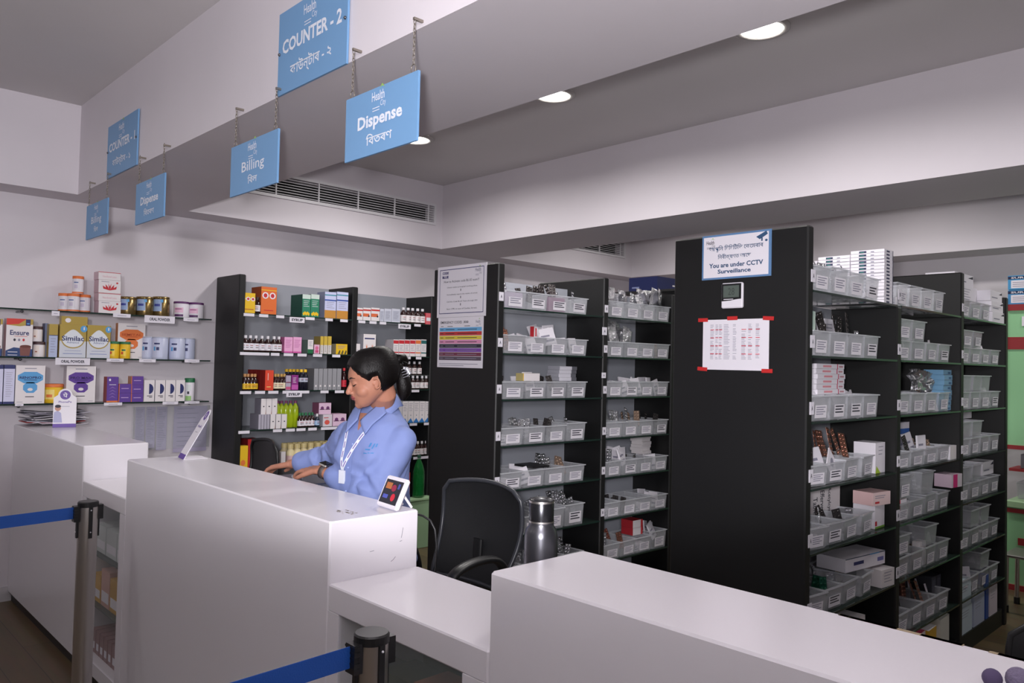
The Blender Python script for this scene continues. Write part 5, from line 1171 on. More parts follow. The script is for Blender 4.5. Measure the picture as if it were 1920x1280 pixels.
# peeled tape mark and scratches on the middle counter
b = MB(); random.seed(2)
for k in range(26):
    x = 1.27+random.uniform(-.02, .02); y = 2.02+random.uniform(-.045, .045); s = random.uniform(.003, .009)
    b.add([(x, y, ZT+.0004), (x+s, y+s*.4, ZT+.0004), (x+s*.3, y+s*1.6, ZT+.0004)], [(0, 1, 2)], col(120, 108, 76))
o = b.build('tape_residue', mid_counter); o.matrix_parent_inverse = Matrix.Translation(-mid_counter.location); o['label'] = 'brownish peeled tape residue'
# chipped edge of the nearest counter, part of the rim
b = MB(); random.seed(4)
for k in range(50):
    y = random.uniform(-.1, .62); L = random.uniform(.01, .05)
    b.box(1.462, 1.472, y, y+L, ZT-.004, ZT+.0006, col(150, 132, 104))
o = b.build('chipped_edge', near_counter); o.matrix_parent_inverse = Matrix.Translation(-near_counter.location); o['label'] = 'chipped brown edge strip along the back rim'
# blurred dark lilac thing at the lower right corner: a small soft toy like key fob
t = thing('soft_key_fob', 'small purplish grey soft key fob at the lower right corner', 'key fob', (1.315, .312, ZT))
fm = mat('lilac_plush', (120, 110, 136), .9, bump=(160, .5))
MB().ball((0, 0, .018), .017, fm, 16, 10).build('body', t); MB().ball((-.012, .03, .014), .0135, mat('lilac_dark', (84, 72, 104), .9), 14, 10).build('ear', t)
MB().tube([(0, -.015, .02), (-.002, -.03, .012), (-.004, -.045, .004), (-.004, -.07, .003)], .0015, M_blackpl, 6).build('cord', t)

# printer on a low cabinet beside the woman
t = thing('billing_printer', 'blue grey billing printer under the woman\'s hands', 'printer', (1.665, 2.98, .83))
gp2 = col(96, 104, 124, .4)
MB().rbox(-.16, .14, -.20, .24, 0, .215, gp2, .01).build('printer_body', t); MB().box(-.13, .10, -.1, .2, .214, .222, col(64, 68, 84, .3)).build('paper_tray', t)
for k in range(4): pass
MB().tube([(.0, .03, .225), (.02, .08, .232), (.05, .12, .224)], .004, col(190, 196, 206), 6).tube([(-.04, .03, .225), (-.02, .08, .232), (.01, .12, .224)], .004, col(190, 196, 206), 6).build('paper_roll_arm', t)
t = thing('printer_cabinet', 'dark low cabinet carrying the billing printer behind the middle counter', 'cabinet', (1.66, 2.98, 0))
MB().rbox(-.175, .16, -.21, .25, 0, .828, col(60, 60, 64), .004).build('cabinet_body', t)

# ------------------------------------------------------------------ chairs
M_mesh = mat('chair_mesh', (26, 27, 30), .55, alpha=.93, bump=(500, .4))
def office_chair(x, y, rz, label, seatz=.48, mesh=True, zt=1.05, arms=True):
    # local: chair faces +X, back at -X
    t = thing('office_chair', label, 'chair', (x, y, 0), rz)
    for k in range(5):
        a = 2*PI*k/5+.3; q = MB().tube([(.03*math.cos(a), .03*math.sin(a), .10), (.28*math.cos(a), .28*math.sin(a), .075)], [(.022, .018), (.016, .012)], M_blackpl, 8).build('base_leg', t)
        MB().tube([(.28*math.cos(a)-.012*math.sin(a), .28*math.sin(a)+.012*math.cos(a), .03), (.28*math.cos(a)+.012*math.sin(a), .28*math.sin(a)-.012*math.cos(a), .03)], .03, M_blackpl, 14).build('caster', q)
    MB().tube([(0, 0, .09), (0, 0, seatz-.04)], .026, M_dksteel, 14).build('gas_lift', t)
    MB().rbox(-.24, .25, -.25, .25, seatz-.04, seatz+.035, M_blackpl, .03).build('seat', t)
    z0, z1 = seatz+.10, zt; n = 10; vs = []; W0, W1 = .21, .25
    def prof(u, s):
        w = (W0+(W1-W0)*math.sin(u*PI*.75))*(1 if u < .93 else 1-.15*(u-.93)/.07); xx = -.25-.10*u-.05*math.sin(u*PI)+.035*(s*s)
        return (xx, s*w, z0+(z1-z0)*u+.02*(1-s*s)*u)
    m = 8
    for dx in (0, -.006):
        for j in range(n+1):
            for i in range(m+1):
                p = prof(j/n, -1+2*i/m); vs.append((p[0]+dx, p[1], p[2]))
    N1 = (n+1)*(m+1); fs = []
    for j in range(n):
        for i in range(m):
            a = j*(m+1)+i; fs.append((a, a+m+1, a+m+2, a+1)); fs.append((N1+a, N1+a+1, N1+a+m+2, N1+a+m+1))
    MB().add(vs, fs, M_mesh if mesh else M_blackpl, True).build('backrest', t)
    rim = [prof(j/n, -1) for j in range(n+1)]+[prof(1, -1+2*i/m) for i in range(1, m)]+[prof(1-j/n, 1) for j in range(n+1)]+[prof(0, 1-2*i/m) for i in range(1, m)]
    MB().tube(rim, .011, mat('chair_rim', (58, 60, 66), .3) if mesh else M_blackpl, 8, closed=True).build('backrest_frame', t)
    MB().tube([(-.05, 0, seatz-.05), (-.26, 0, seatz-.03), (-.30, 0, seatz+.1), (-.31, 0, seatz+.28)], [(.03, .012)]*4, M_blackpl, 8).build('back_support', t)
    for s in (-1, 1) if arms else ():
        pts = [(-.20, s*.27, seatz-.02), (-.19, s*.285, seatz+.14), (-.14, s*.29, seatz+.245), (-.05, s*.29, seatz+.28), (.08, s*.29, seatz+.275), (.16, s*.288, seatz+.235), (.175, s*.28, seatz+.12), (.15, s*.26, seatz-.01)]
        sm = []
        for i in range(len(pts)-1):
            for q in range(4):
                u = q/4; p0 = V(pts[max(i-1, 0)]); p1 = V(pts[i]); p2 = V(pts[i+1]); p3 = V(pts[min(i+2, len(pts)-1)])
                sm.append(.5*((2*p1)+(p2-p0)*u+(2*p0-5*p1+4*p2-p3)*u*u+(3*p1-p0-3*p2+p3)*u*u*u))
        sm.append(V(pts[-1]))
        MB().tube(sm, [(.028, .016)]*len(sm), M_blackpl, 8).build('armrest', t)
    return t
office_chair(2.14, 2.73, math.radians(186), 'black mesh office chair with armrests between the middle counter and the racks', seatz=.46, zt=.985)
office_chair(2.10, 4.93, math.radians(173), 'black padded chair behind the middle counter, in front of the yellow carton', seatz=.46, mesh=False, zt=1.0)
t = office_chair(2.80, .36, 0, 'dark chair at the right edge beyond the nearest counter', seatz=.42, mesh=False, zt=.89, arms=False)
o = MB().rbox(-.02, .0, -.16, .12, 0, .26, col(84, 96, 150), .006).build('folded_blue_coat'); o.location = (2.462, .36, .56); tag(o, 'blue coat hanging over the back of the dark chair at the right edge', 'coat')

# ------------------------------------------------------------------ right wall cupboards
gg = col(150, 206, 154); rd = col(150, 44, 48)
t = thing('wall_cupboard', 'tall green cupboard with red edging behind the right rack', 'cupboard', (6.635, .9, 1.05))
MB().box(0, .5, -.75, .75, 0, 1.0, gg).build('cupboard_body', t)
MB().box(-.012, 0, -.75, .75, -.03, 0, rd).build('red_edging', t); MB().box(-.012, 0, -.75, .75, .985, 1.03, rd).build('red_edging', t)
b = MB().box(-.006, 0, -.1, .75, .70, .79, rd); b.text('HIGH RISK', .43, .745, .62, .05, (-.0065, .72, 0), UX, UZ, M_white, bold=.03); b.build('high_risk_sign', t)
MB().box(-.006, 0, .58, .66, .87, .94, M_white).build('white_label', t)
t = thing('green_base_cabinet', 'low green cabinet with red edging standing at the far right', 'cabinet', (6.635, .9, 0))
MB().box(0, .6, -.75, .75, .04, .60, gg).build('cabinet_body', t); MB().box(-.02, .62, -.76, .76, .60, .64, col(170, 206, 160)).build('cabinet_top', t)
MB().box(-.012, 0, -.75, .75, .56, .59, rd).build('red_edging', t); MB().box(-.012, 0, -.75, .75, 0, .04, rd).build('red_edging', t)
b = MB().box(-.006, 0, .2, .68, .33, .38, rd); b.text('HIGH RISK', .24, .355, .36, .028, (-.0065, .68, 0), UX, UZ, M_white, bold=.02); b.build('high_risk_sign', t)
MB().box(.0, .25, -.7, .74, .86, .88, rd).build('red_shelf', t)
for k, (z, h) in enumerate(((.641, .18),)):
    get_bin(.2, .27, .12, -1, (6.80, 1.53, .642), -PI/2, 'clear bin on the low green cabinet at the far right')
o = MB().box(0, .2, -.2, .1, 0, .1, col(120, 120, 126)).rect(.04, .03, .16, .03, (-.0003, .1, 0), UX, UZ, M_white).build('supply_box'); o.location = (6.70, 1.48, .8815); tag(o, 'grey box on the red edged shelf above the low green cabinet', 'box')
for k, (z, c) in enumerate(((2.082, col(70, 140, 190)), (2.19, col(70, 150, 200)))):
    b = MB().box(0, .2, -.5, .0, 0, .104, c); o_ = (-.0004, 0, 0)
    b.rect(.0, .076, .5, .022, o_, UX, UZ, col(20, 40, 80)); b.text('SURGICARE', .14, .087, .24, .014, o_, UX, UZ, M_white, bold=.02)
    b.rect(.02, .01, .46, .058, o_, UX, UZ, M_white, .0003); lines2 = [b.rect(.03, .05-.014*q, .18, .004, o_, UX, UZ, M_grey_ink, .0006) for q in range(3)]
    b.rect(.26, .018, .08, .04, o_, UX, UZ, M_grey_ink, .0006)
    o = b.build('glove_carton'); o.location = (6.64, 1.652, z); tag(o, ('lower', 'upper')[k]+' blue SURGICARE carton on the tall green cupboard', 'box')
# steel stool
t = thing('steel_stool', 'small steel stool with dark feet in front of the green cabinet', 'stool', (6.12, 1.36, 0))
MB().rbox(-.15, .15, -.15, .15, .36, .38, M_steel, .006).build('stool_top', t)
for sx in (-1, 1):
    for sy in (-1, 1):
        q = MB().tube([(sx*.135, sy*.135, .03), (sx*.13, sy*.13, .362)], .014, M_steel, 10).build('leg', t)
        MB().tube([(sx*.135, sy*.135, 0), (sx*.135, sy*.135, .045)], .019, M_blackpl, 10).build('rubber_foot', q)
# cable hanging behind the middle counter
tag(MB().tube([(1.492, 1.98, 1.085), (1.50, 1.955, 1.082), (1.51, 1.93, 1.07), (1.515, 1.912, 1.045), (1.517, 1.905, 1.0), (1.515, 1.905, .93), (1.51, 1.91, .86), (1.505, 1.92, .7), (1.51, 1.92, .01)], .0035, M_blackpl, 6).build('black_cable'), 'thin black cable hanging from the end of the middle counter', 'cable')
# ------------------------------------------------------------------ the woman behind the middle counter
from mathutils.bvhtree import BVHTree
from mathutils import noise as mnoise
M_skin = mat('skin', (176, 122, 100), .5, spec=.35)
_n = M_skin.node_tree.nodes['Principled BSDF']; _n.inputs['Subsurface Weight'].default_value = .08; _n.inputs['Subsurface Radius'].default_value = (.01, .004, .002)
M_lip = mat('lip', (146, 74, 74), .45)
M_hair = mat('hair', (13, 10, 10), .42, spec=.22)
def hair_nodes():
    n = M_hair.node_tree.nodes; l = M_hair.node_tree.links; b = n['Principled BSDF']
    tc = n.new('ShaderNodeTexCoord'); mp = n.new('ShaderNodeMapping'); mp.inputs['Scale'].default_value = (40, 600, 160); mp.inputs['Rotation'].default_value = (0, .5, 0)
    t = n.new('ShaderNodeTexNoise'); t.inputs['Scale'].default_value = 1; t.inputs['Detail'].default_value = 3
    bp = n.new('ShaderNodeBump'); bp.inputs['Strength'].default_value = .35; bp.inputs['Distance'].default_value = .003
    l.new(tc.outputs['Object'], mp.inputs['Vector']); l.new(mp.outputs['Vector'], t.inputs['Vector']); l.new(t.outputs['Fac'], bp.inputs['Height']); l.new(bp.outputs['Normal'], b.inputs['Normal'])
hair_nodes()
M_shirt = mat('blue_shirt', (124, 140, 194), .75, bump=(900, .08))
M_trouser = mat('dark_trousers', (34, 36, 48), .8)
def chain(b, pts, rad, n=16, m=None):
    m = m or M_skin
    b.tube(pts, rad, m, n)
    for p, r in ((pts[0], rad[0]), (pts[-1], rad[-1])):
        ra, rb = r if isinstance(r, tuple) else (r, r); q = min(ra, rb); b.ball(p, q*.98, m, 12, 8)
def remesh(b, vox, smooth=4, fac=.5):
    o = b.build('tmp'); 
    md = o.modifiers.new('r', 'REMESH'); md.mode = 'VOXEL'; md.voxel_size = vox
    s = o.modifiers.new('s', 'SMOOTH'); s.factor = fac; s.iterations = smooth
    bpy.context.view_layer.update(); dg = bpy.context.evaluated_depsgraph_get()
    me = bpy.data.meshes.new_from_object(o.evaluated_get(dg)); old = o.data
    bpy.data.objects.remove(o); bpy.data.meshes.remove(old)
    me.materials.clear()
    return me
FA = math.radians(191); CW = V((1.700, 2.527, 0))
BT = Matrix.Translation(CW)@Matrix.Rotation(FA, 4, 'Z'); BI = BT.inverted()
def loc(w): return BI@V(w)
# head frame in body space
HW = V((1.651, 2.479, 1.496))
HT = BI@(Matrix.Translation(HW)@Matrix.Rotation(math.radians(158), 4, 'Z')@Matrix.Rotation(math.radians(13), 4, 'Y')@Matrix.Diagonal((1, 1, .913, 1)))
HEAD = [ # z, front x, back x, half width
 (.110, .010, -.030, .020), (.106, .030, -.052, .036), (.098, .045, -.068, .050), (.084, .060, -.082, .062), (.066, .073, -.091, .070), (.046, .083, -.096, .0745), (.028, .088, -.098, .076), (.014, .089, -.097, .0755),
 (.002, .084, -.095, .0745), (-.012, .083, -.090, .073), (-.026, .084, -.082, .0715), (-.040, .085, -.070, .0685), (-.054, .086, -.052, .064), (-.066, .0855, -.032, .0585), (-.078, .082, -.012, .051), (-.090, .081, .006, .042), (-.100, .077, .022, .032), (-.108, .066, .034, .02)]
def ringpt(z, th, off=0.0):
    H = HEAD
    if z >= H[0][0]: a = b_ = H[0]; t = 0
    elif z <= H[-1][0]: a = b_ = H[-1]; t = 0
    else:
        for i in range(len(H)-1):
            if H[i][0] >= z >= H[i+1][0]: a, b_ = H[i], H[i+1]; t = (a[0]-z)/(a[0]-b_[0]); break
    f = a[1]+(b_[1]-a[1])*t; k = a[2]+(b_[2]-a[2])*t; w = a[3]+(b_[3]-a[3])*t
    cx = f*.35+k*.65 if False else (f+k)/2; ax = (f-k)/2+off; w += off
    c, s = math.cos(th), math.sin(th); e = 2/2.25
    return V((cx+ax*(abs(c)**e)*(1 if c >= 0 else -1), w*(abs(s)**e)*(1 if s >= 0 else -1), z))
b = MB(); b.T = HT.copy(); N = 40
vs = [ringpt(h[0], 2*PI*i/N) for h in HEAD for i in range(N)]; L = len(HEAD)
fs = [(k*N+i, k*N+N+i, k*N+N+(i+1) % N, k*N+(i+1) % N) for k in range(L-1) for i in range(N)]+[tuple(range(N)), tuple(range((L-1)*N+N-1, (L-1)*N-1, -1))]
b.add(vs, fs, M_skin)
# nose, lips, lids, chin, cheeks, ears
b.tube([(.078, 0, .010), (.085, 0, -.006), (.095, 0, -.024), (.101, 0, -.036)], [.006, .0065, .0085, .0095], M_skin, 12)
b.ball((.1005, 0, -.0375), .0095, M_skin, 14, 10)
for s in (-1, 1):
    b.ball((.090, s*.0105, -.041), .0075, M_skin, 12, 8)
    b.ball((.071, s*.030, -.004), .0155, M_skin, 14, 10, rz=.012)
    b.ball((.049, s*.037, -.040), .030, M_skin, 18, 12)
    b.ball((.074, s*.030, .019), .012, M_skin, 12, 8, rz=.006, ry=.018)
    # ear: rim, lobe and bowl
    pts = []
    for i in range(15):
        a = -2.0+4.3*i/14; pts.append((.006-.0115*math.cos(a), s*(.079+.005*math.sin(i/14*PI)), -.018+.021*math.sin(a)))
    b.tube(pts, .0036, M_skin, 8); b.ball((.009, s*.0755, -.038), .006, M_skin, 12, 8, rz=.0075, ry=.004)
    b.ball((.006, s*.0725, -.018), .0105, M_skin, 14, 8, rz=.019, ry=.0035)
    b.ball((.016, s*.0745, -.020), .004, M_skin, 8, 6)
b.ball((.0865, 0, -.0575), .0085, M_skin, 14, 8, rz=.0052, ry=.021); b.ball((.0855, 0, -.0665), .0085, M_skin, 14, 8, rz=.0058, ry=.018)
b.ball((.068, 0, -.094), .0175, M_skin, 14, 10)
b.T = Matrix.Identity(4)
hp = lambda x, y, z: HT@V((x, y, z))
chain(b, [hp(-.022, 0, -.03), hp(-.030, 0, -.075), V((-.025, 0, 1.37)), V((-.02, 0, 1.28))], [.048, .045, .046, .055])
# trunk and legs under the clothes
chain(b, [V((-.01, 0, 1.27)), V((0, 0, 1.18)), V((0, 0, 1.05)), V((0, 0, .93)), V((0, 0, .84))], [(.10, .08), (.125, .085), (.105, .08), (.12, .09), (.13, .09)])
for s in (-1, 1): chain(b, [V((0, s*.08, .86)), V((.0, s*.085, .48)), V((-.01, s*.09, .09)), V((.05, s*.095, .045)), V((.13, s*.10, .03))], [.08, .052, .036, .032, .026])
SL, SR = V((0, .140, 1.272)), V((0, -.140, 1.272))
EL, WL = loc((1.638, 2.425, 1.072)), loc((1.572, 2.70, 1.133))
ER, WR = loc((1.715, 2.85, 1.155)), loc((1.625, 3.03, 1.118))
chain(b, [V((-.01, .05, 1.28)), SL, SL.lerp(EL, .5), EL], [.05, .05, .042, .036]); chain(b, [EL, EL.lerp(WL, .4), WL], [.036, .034, (.024, .020)])
chain(b, [V((-.01, -.05, 1.28)), SR, SR.lerp(ER, .5), ER], [.05, .05, .042, .036]); chain(b, [ER, ER.lerp(WR, .4), WR], [.036, .034, (.024, .020)])
def hand(b, W, tip, nrm, s, curl):
    # W wrist, tip fingertip target of the middle finger, nrm back-of-hand normal, s side of the thumb
    d = (tip-W).normalized(); u = (nrm-d*nrm.dot(d)).normalized(); r = d.cross(u)*s
    L = .175
    P = W+d*.085
    # palm
    for t in (-.026, -.009, .009, .026):
        b.tube([W+r*t*.55+d*.0, W+r*t*.9+d*.04, P+r*t+d*.005], [(.014, .013), (.015, .0125), (.0115, .0105)], M_skin, 10)
        b.ball(tuple(P+r*t+d*.003), .0108, M_skin, 10, 8)
    b.ball(tuple(W+d*.01), .02, M_skin, 12, 8)
    for k, (t, ln) in enumerate(((.030, .068), (.0105, .077), (-.0105, .072), (-.030, .056))):
        q = P+r*t; sp = r*(t*.22); c = curl[k]
        d1 = (d*math.cos(c*.4)-u*math.sin(c*.4)+sp).normalized(); d2 = (d*math.cos(c)-u*math.sin(c)+sp).normalized(); d3 = (d*math.cos(c*1.6)-u*math.sin(c*1.6)+sp).normalized()
        a1 = q+d1*ln*.45; a2 = a1+d2*ln*.3; a3 = a2+d3*ln*.25
        b.tube([q, a1, a2, a3], [.0092, .0085, .0076, .0064], M_skin, 10)
        for p, rr in ((a1, .0088), (a2, .0078), (a3, .0066)): b.ball(tuple(p), rr, M_skin, 10, 8)
    t0 = W+d*.022+r*.024; t1 = t0+(d*.75+r*.62-u*.25).normalized()*.038; t2 = t1+(d*.9+r*.30-u*.3).normalized()*.028; t3 = t2+(d-u*.3).normalized()*.018
    b.tube([t0, t1, t2, t3], [.0125, .0105, .009, .0072], M_skin, 10)
    for p, rr in ((t1, .0106), (t2, .0092), (t3, .0074)): b.ball(tuple(p), rr, M_skin, 10, 8)
up = V((0, 0, 1))
hand(b, WL, loc((1.560, 2.89, 1.120)), up+V((.15, .1, 0)), -1, (.45, .5, .55, .6))
hand(b, WR, loc((1.570, 3.19, 1.082)), up, 1, (.35, .4, .5, .6))
me = remesh(b, .0032, 5, .5)
me.materials.append(M_skin); me.materials.append(M_lip)
HI = HT.inverted()
for p in me.polygons:
    p.use_smooth = True; c = HI@p.center
    if c.x > .080 and abs(c.y) < .023*(1-abs(c.z+.062)/.02) and -.073 < c.z < -.0525: p.material_index = 1
person = bpy.data.objects.new('person', me); C.objects.link(person); person.matrix_world = BT
tag(person, 'woman in light blue shirt with white lanyard looking down, working behind the middle counter', 'person')
bvh = BVHTree.FromPolygons([v.co for v in me.vertices], [tuple(p.vertices) for p in me.polygons])
def on_face(y, z, off=.0008):
    h = bvh.ray_cast(HT@V((.2, y, z)), (HT.to_3x3()@V((-1, 0, 0))))
    return h[0]+h[1]*off if h[0] else HT@V((.08, y, z))
for s in (-1, 1):
    MB().tube([on_face(s*(.014+.034*u), .0165+.006*math.sin(u*PI*.8)-.003*u) for u in [i/9 for i in range(10)]], [.0010+.0018*math.sin(PI*min(1, .15+i/9*.9)) for i in range(10)], M_hair, 6).build('eyebrow', person)
    MB().tube([on_face(s*(.016+.028*u), -.0105-.0035*math.sin(u*PI)+.003*u) for u in [i/9 for i in range(10)]], [.0009+.0014*math.sin(PI*i/9) for i in range(10)], M_hair, 6).build('eyelashes', person)
MB().tube([on_face(-.019+.038*i/8, -.0622-.001*math.cos((i-4)/4*PI/2), .0004) for i in range(9)], .0009, mat('lip_line', (110, 50, 52), .5), 6).build('mouth_line', person)
# hair cap
def zlow(th):
    a = abs((th+PI) % (2*PI)-PI)   # 0 front .. pi back
    P_ = [(0, .062), (.35, .056), (.6, .040), (.85, .022), (1.05, .004), (1.25, -.012), (1.36, .000), (1.56, .002), (1.68, -.040), (1.85, -.062), (2.2, -.078), (PI, -.082)]
    for (a0, z0), (a1, z1) in zip(P_, P_[1:]):
        if a0 <= a <= a1: t = (a-a0)/(a1-a0); t = t*t*(3-2*t); return z0+(z1-z0)*t
    return P_[-1][1]
b = MB(); b.T = HT.copy(); N = 72; K = 22; vs = []
for j in range(K+1):
    v = j/K
    for i in range(N):
        th = 2*PI*i/N; zl = zlow(th); z = .1095*(1-v)+zl*v if v < 1 else zl
        vv = math.sin(v*PI/2)**.8; z = .1095+(zl-.1095)*(v**1.3)
        off = .0125*min(1, (1-v)*6)-.002 if v > .8 else .0105
        off += .004*math.sin(v*3) if math.cos(th) > .3 else 0
        off += .0009*math.sin(th*37+v*9)
        p = ringpt(z, th, off); p.z += .012*(1-v)**2*1.0+.003
        vs.append(p)
fs = [(j*N+i, j*N+N+i, j*N+N+(i+1) % N, j*N+(i+1) % N) for j in range(K) for i in range(N)]+[tuple(range(N))]
b.add(vs, fs, M_hair, True)
# hair gathered at the back, folded up over the clip, tail hanging down
b.tube([(-.080, .0, .030), (-.098, .0, .020), (-.108, .0, -.004), (-.111, 0, -.035), (-.110, .0, -.066), (-.104, .0, -.094), (-.094, 0, -.118)], [.030, .028, .020, (.023, .028), (.025, .030), (.022, .024), .007], M_hair, 20)
b.tube([(-.085, .0, .020), (-.100, .004, .045), (-.112, .006, .058), (-.128, .004, .056), (-.136, .0, .038), (-.130, 0, .014)], [.020, .021, .019, .016, .012, .004], M_hair, 16)
b.tube([(-.088, -.01, .03), (-.094, -.012, .064), (-.100, -.008, .076), (-.110, 0, .066)], [.018, .016, .010, .004], M_hair, 14)
random.seed(11)
for k in range(22):
    a = random.uniform(-.8, 1.8); r0 = .018; x0, z0 = -.116, .048
    p0 = V((x0, random.uniform(-.012, .012), z0)); d = V((-math.cos(a), random.uniform(-.5, .5), math.sin(a)))
    b.tube([p0, p0+d*.020, p0+d*.032+V((0, 0, -.008))], [.0022, .0016, .0004], M_hair, 5)
for k in range(14):
    y = random.uniform(-.02, .02); b.tube([(-.105, y, -.06), (-.106+random.uniform(-.01, .006), y*1.1, -.09), (-.100+random.uniform(-.014, .008), y*.8, -.118+random.uniform(-.01, .01))], [.005, .004, .0006], M_hair, 6)
b.build('hair', person)
q = MB(); q.T = HT.copy(); cm = mat('clip_silver', (190, 190, 200), .2, metal=.7)
for s in (-1, 1):
    q.tube([(-.106, s*.010, .020), (-.130, s*.016, .008), (-.136, s*.020, -.016)], [(.004, .008)]*3, cm, 8)
    for k in range(4): z = .018-.011*k; q.tube([(-.130, s*.018, z-.004), (-.122, s*.032, z-.006), (-.104, s*.034, z-.008)], [.0024, .002, .0014], cm, 6)
q.build('hair_clip', person)
# shirt: trunk rings plus sleeves, merged into one surface with folds
b = MB()
TR = [(1.392, -.026, .056, .058), (1.372, -.024, .066, .076), (1.350, -.020, .078, .104), (1.322, -.012, .090, .132), (1.285, -.004, .100, .150), (1.24, .004, .112, .156), (1.19, .010, .122, .156), (1.14, .008, .120, .156), (1.08, .004, .112, .148), (1.01, .002, .114, .150), (.94, .0, .124, .162), (.87, .0, .134, .174), (.80, .0, .138, .180)]
N = 40; vs = []
for z, cx, ax, ay in TR:
    for i in range(N):
        t = 2*PI*i/N; c, s = math.cos(t), math.sin(t); e = .88
        vs.append((cx+ax*(abs(c)**e)*(1 if c > 0 else -1), ay*(abs(s)**e)*(1 if s > 0 else -1), z))
L = len(TR); fs = [(k*N+i, k*N+N+i, k*N+N+(i+1) % N, k*N+(i+1) % N) for k in range(L-1) for i in range(N)]+[tuple(range(N)), tuple(range((L-1)*N+N-1, (L-1)*N-1, -1))]
b.add(vs, fs, M_shirt)
for s in (-1, 1): b.ball((.062, s*.068, 1.205), .062, M_shirt, 16, 10)
def sleeve(S_, E_, W_, cut):
    m1 = S_.lerp(E_, .5); w1 = W_+(E_-W_).normalized()*cut
    chain(b, [S_+V((0, 0, -.005)), S_.lerp(E_, .25), m1, E_], [.058, .060, .058, .057], 18, M_shirt)
    chain(b, [E_, E_.lerp(w1, .5), w1], [.056, .054, .046], 18, M_shirt)
    b.ball(tuple(E_), .055, M_shirt, 16, 10)
    b.tube([w1, W_+(E_-W_).normalized()*(cut-.03)], [.042, .036], M_shirt, 18)
sleeve(SL, EL, WL, .080); sleeve(SR, ER, WR, .052)
ms = remesh(b, .006, 6, .6); ms.materials.append(M_shirt)
def seg_d(p, a, c):
    t = max(0, min(1, (p-a).dot(c-a)/(c-a).length_squared)); return (p-a-(c-a)*t).length, t
ms.calc_normals_split() if hasattr(ms, 'calc_normals_split') else None
nr = [v.normal.copy() for v in ms.vertices]
for v, n_ in zip(ms.vertices, nr):
    p = v.co; h = 0
    for (a, c, k) in ((SL, EL, 1), (EL, WL, 2), (SR, ER, 3), (ER, WR, 4)):
        d, t = seg_d(p, a, c)
        if d < .075:
            u = t*(c-a).length; wv = math.sin(u*(70+10*k)+mnoise.noise(p*14+V((k*7, 0, 0)))*4.5)
            near = math.exp(-((t-(1 if k in (1, 3) else 0))**2)/.12); h = max(h, 0)+.0072*near*wv; break
    else:
        h += .0055*math.sin((p.z*30+p.y*14)+mnoise.noise(p*9)*5)*(.4+.6*max(0, min(1, (1.25-p.z)/.2)))
    h += .006*mnoise.noise(p*17)
    v.co = p+n_*h
for p in ms.polygons: p.use_smooth = True
shirt = bpy.data.objects.new('shirt', ms); C.objects.link(shirt); shirt.parent = person
sb = BVHTree.FromPolygons([v.co for v in ms.vertices], [tuple(p.vertices) for p in ms.polygons])
def on_shirt(y, z, off=.002):
    h = sb.ray_cast(V((.5, y, z)), V((-1, 0, 0)))
    return h[0]+V((1, 0, 0))*off if h[0] else V((.1, y, z))
# collar: a band standing round the neck and two leaves turned down
b = MB(); n = 28; vs = []
nc = V((-.026, 0, 1.392))
for j, (r, dz) in enumerate(((.058, -.012), (.052, .024), (.057, .031), (.066, .014), (.082, -.014))):
    for i in range(n+1):
        a = .34+(2*PI-.68)*i/n; front = max(0, math.cos(a))
        rr = r*(1+.10*front); z = dz-.060*front**1.2+(.010 if math.cos(a) < 0 else 0)
        if j == 4: z -= .030*front**3; rr += .016*front**3
        vs.append(nc+V((rr*math.cos(a)*1.02, rr*math.sin(a)*1.05, z)))
fs = [(j*(n+1)+i, j*(n+1)+i+1, (j+1)*(n+1)+i+1, (j+1)*(n+1)+i) for j in range(4) for i in range(n)]
b.add(vs, fs, M_shirt, True); o = b.build('collar', person); sd = o.modifiers.new('s', 'SOLIDIFY'); sd.thickness = .0025
# open neckline: skin shows between the collar leaves
b = MB(); vs = []; ro = 7
for j in range(ro):
    z = 1.362-.062*j/(ro-1); w = .030*(1-j/(ro-1))+.001
    for i in range(5): vs.append(on_shirt(-w+2*w*i/4, z, .0015))
b.add(vs, [(j*5+i, j*5+5+i, j*5+6+i, j*5+1+i) for j in range(ro-1) for i in range(4)], M_skin, True); b.build('open_neckline', person)
for s in (-1, 1):
    b = MB(); vs = []; g = 8
    P00, P10, P11, P01 = (.050, 1.412), (.006, 1.338), (.048, 1.288), (.092, 1.368)
    for j in range(g+1):
        for i in range(g+1):
            u, v = i/g, j/g
            y = (P00[0]*(1-u)+P10[0]*u)*(1-v)+(P01[0]*(1-u)+P11[0]*u)*v; z = (P00[1]*(1-u)+P10[1]*u)*(1-v)+(P01[1]*(1-u)+P11[1]*u)*v
            zz = min(z, 1.340); h = on_shirt(s*y*.85, zz, .0)
            vs.append(V((h.x+.011+.008*(1-v)-max(0, z-1.340)*.95, s*y, z)))
    b.add(vs, [(j*(g+1)+i, j*(g+1)+i+1, (j+1)*(g+1)+i+1, (j+1)*(g+1)+i) for j in range(g) for i in range(g)], M_shirt, True)
    o = b.build('collar_leaf', person); sd = o.modifiers.new('s', 'SOLIDIFY'); sd.thickness = .003
# placket and buttons
b = MB(); vs = []
for j in range(24):
    z = 1.295-.40*j/23
    for y in (-.014, .014): vs.append(on_shirt(y, z, .002))
b.add(vs, [(2*j, 2*j+2, 2*j+3, 2*j+1) for j in range(23)], mat('shirt_placket', (120, 136, 190), .75), True); b.build('placket', person)
for j in range(4):
    p = on_shirt(0, 1.25-.085*j, .004); MB().ball(tuple(p), .0042, col(150, 166, 214), 10, 6).build('button', person)
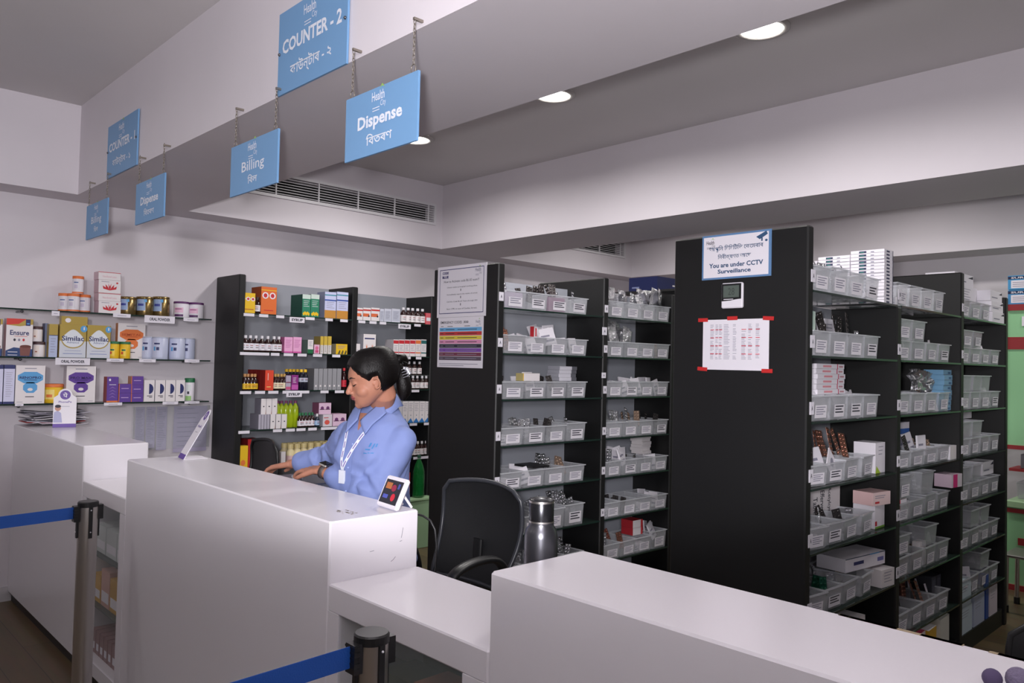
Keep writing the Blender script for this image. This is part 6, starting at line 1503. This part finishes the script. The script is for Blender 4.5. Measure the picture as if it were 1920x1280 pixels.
# lanyard
def ribbon(pts, w, m, name, text=None):
    b = MB(); vs = []
    for i, p in enumerate(pts):
        d = (pts[min(i+1, len(pts)-1)]-pts[max(i-1, 0)]).normalized(); sd_ = d.cross(V((1, 0, 0))).normalized()*w/2
        for k in (-1, -.35, .35, 1): vs.append(p+sd_*k)
    for i in range(len(pts)-1):
        a = i*4
        b.add([vs[a], vs[a+1], vs[a+5], vs[a+4]], [(0, 1, 2, 3)], M_signwhite); b.add([vs[a+1], vs[a+2], vs[a+6], vs[a+5]], [(0, 1, 2, 3)], m if i % 3 else M_signwhite); b.add([vs[a+2], vs[a+3], vs[a+7], vs[a+6]], [(0, 1, 2, 3)], M_signwhite)
    o = b.build(name, person); s_ = o.modifiers.new('s', 'SOLIDIFY'); s_.thickness = .001
    return o
lm = col(120, 100, 170)
BY, BZ = -.03, 1.135
for s in (-1, 1):
    pts = [on_shirt(s*.062+(BY-s*.062)*u**.9, 1.335-(1.335-BZ-.02)*u, .005) for u in [i/16 for i in range(17)]]
    ribbon(pts, .013, lm, 'lanyard')
pc = on_shirt(BY, BZ, .008)
MB().box(pc.x-.003, pc.x+.004, pc.y-.014, pc.y+.014, pc.z-.03, pc.z+.018, M_signwhite).build('lanyard_clip', person)
# pocket embroidery
b = MB(); tl = col(60, 130, 190)
for k, (y, z, w, h) in enumerate(((.070, 1.235, .020, .004), (.078, 1.246, .006, .014), (.092, 1.240, .004, .018), (.100, 1.246, .004, .012), (.066, 1.222, .016, .003), (.085, 1.224, .020, .003))):
    q0 = on_shirt(y, z, .002); q1 = on_shirt(y+w, z, .002); q2 = on_shirt(y+w, z+h, .002); q3 = on_shirt(y, z+h, .002); b.add([q0, q1, q2, q3], [(0, 1, 2, 3)], tl)
b.build('embroidered_logo', person)
# trousers and shoes
b = MB()
chain(b, [V((0, 0, .95)), V((0, 0, .86))], [(.165, .125), (.17, .13)], 20, M_trouser)
for s in (-1, 1): chain(b, [V((0, s*.08, .88)), V((.0, s*.085, .48)), V((-.01, s*.09, .06))], [.095, .075, .06], 18, M_trouser)
mt = remesh(b, .012, 3); mt.materials.append(M_trouser)
for p in mt.polygons: p.use_smooth = True
o = bpy.data.objects.new('trousers', mt); C.objects.link(o); o.parent = person
for s in (-1, 1):
    b = MB().ball((.06, s*.097, .035), .125, M_blackpl, 16, 10, rz=.04, ry=.045); b.box(-.05, .16, s*.097-.035, s*.097+.035, 0, .015, M_blackpl); b.build('shoe', person)
# watch on the left wrist
d = (WL-EL).normalized(); wc = WL-d*.022; q = MB()
tt = Matrix.Translation(wc)@d.to_track_quat('Z', 'Y').to_matrix().to_4x4(); q.T = tt
q.lathe([(.0265, -.010), (.028, -.010), (.028, .010), (.0265, .010)], mat('watch_strap', (74, 66, 66), .5), n=28, cap=False); q.build('watch_strap', person)
ul = (tt.inverted().to_3x3()@(V((.1, .25, 1)))).normalized(); ul.z = 0; ul.normalize(); ang = math.atan2(ul.y, ul.x)
q = MB(); q.T = tt@Matrix.Rotation(ang, 4, 'Z'); q.rbox(.026, .035, -.019, .019, -.021, .021, M_steel, .004); q.build('watch_case', person)
q = MB(); q.T = tt@Matrix.Rotation(ang, 4, 'Z'); q.rbox(.0352, .037, -.0165, .0165, -.0185, .0185, mat('watch_glass', (8, 8, 10), .08), .0008); q.build('watch_face', person)
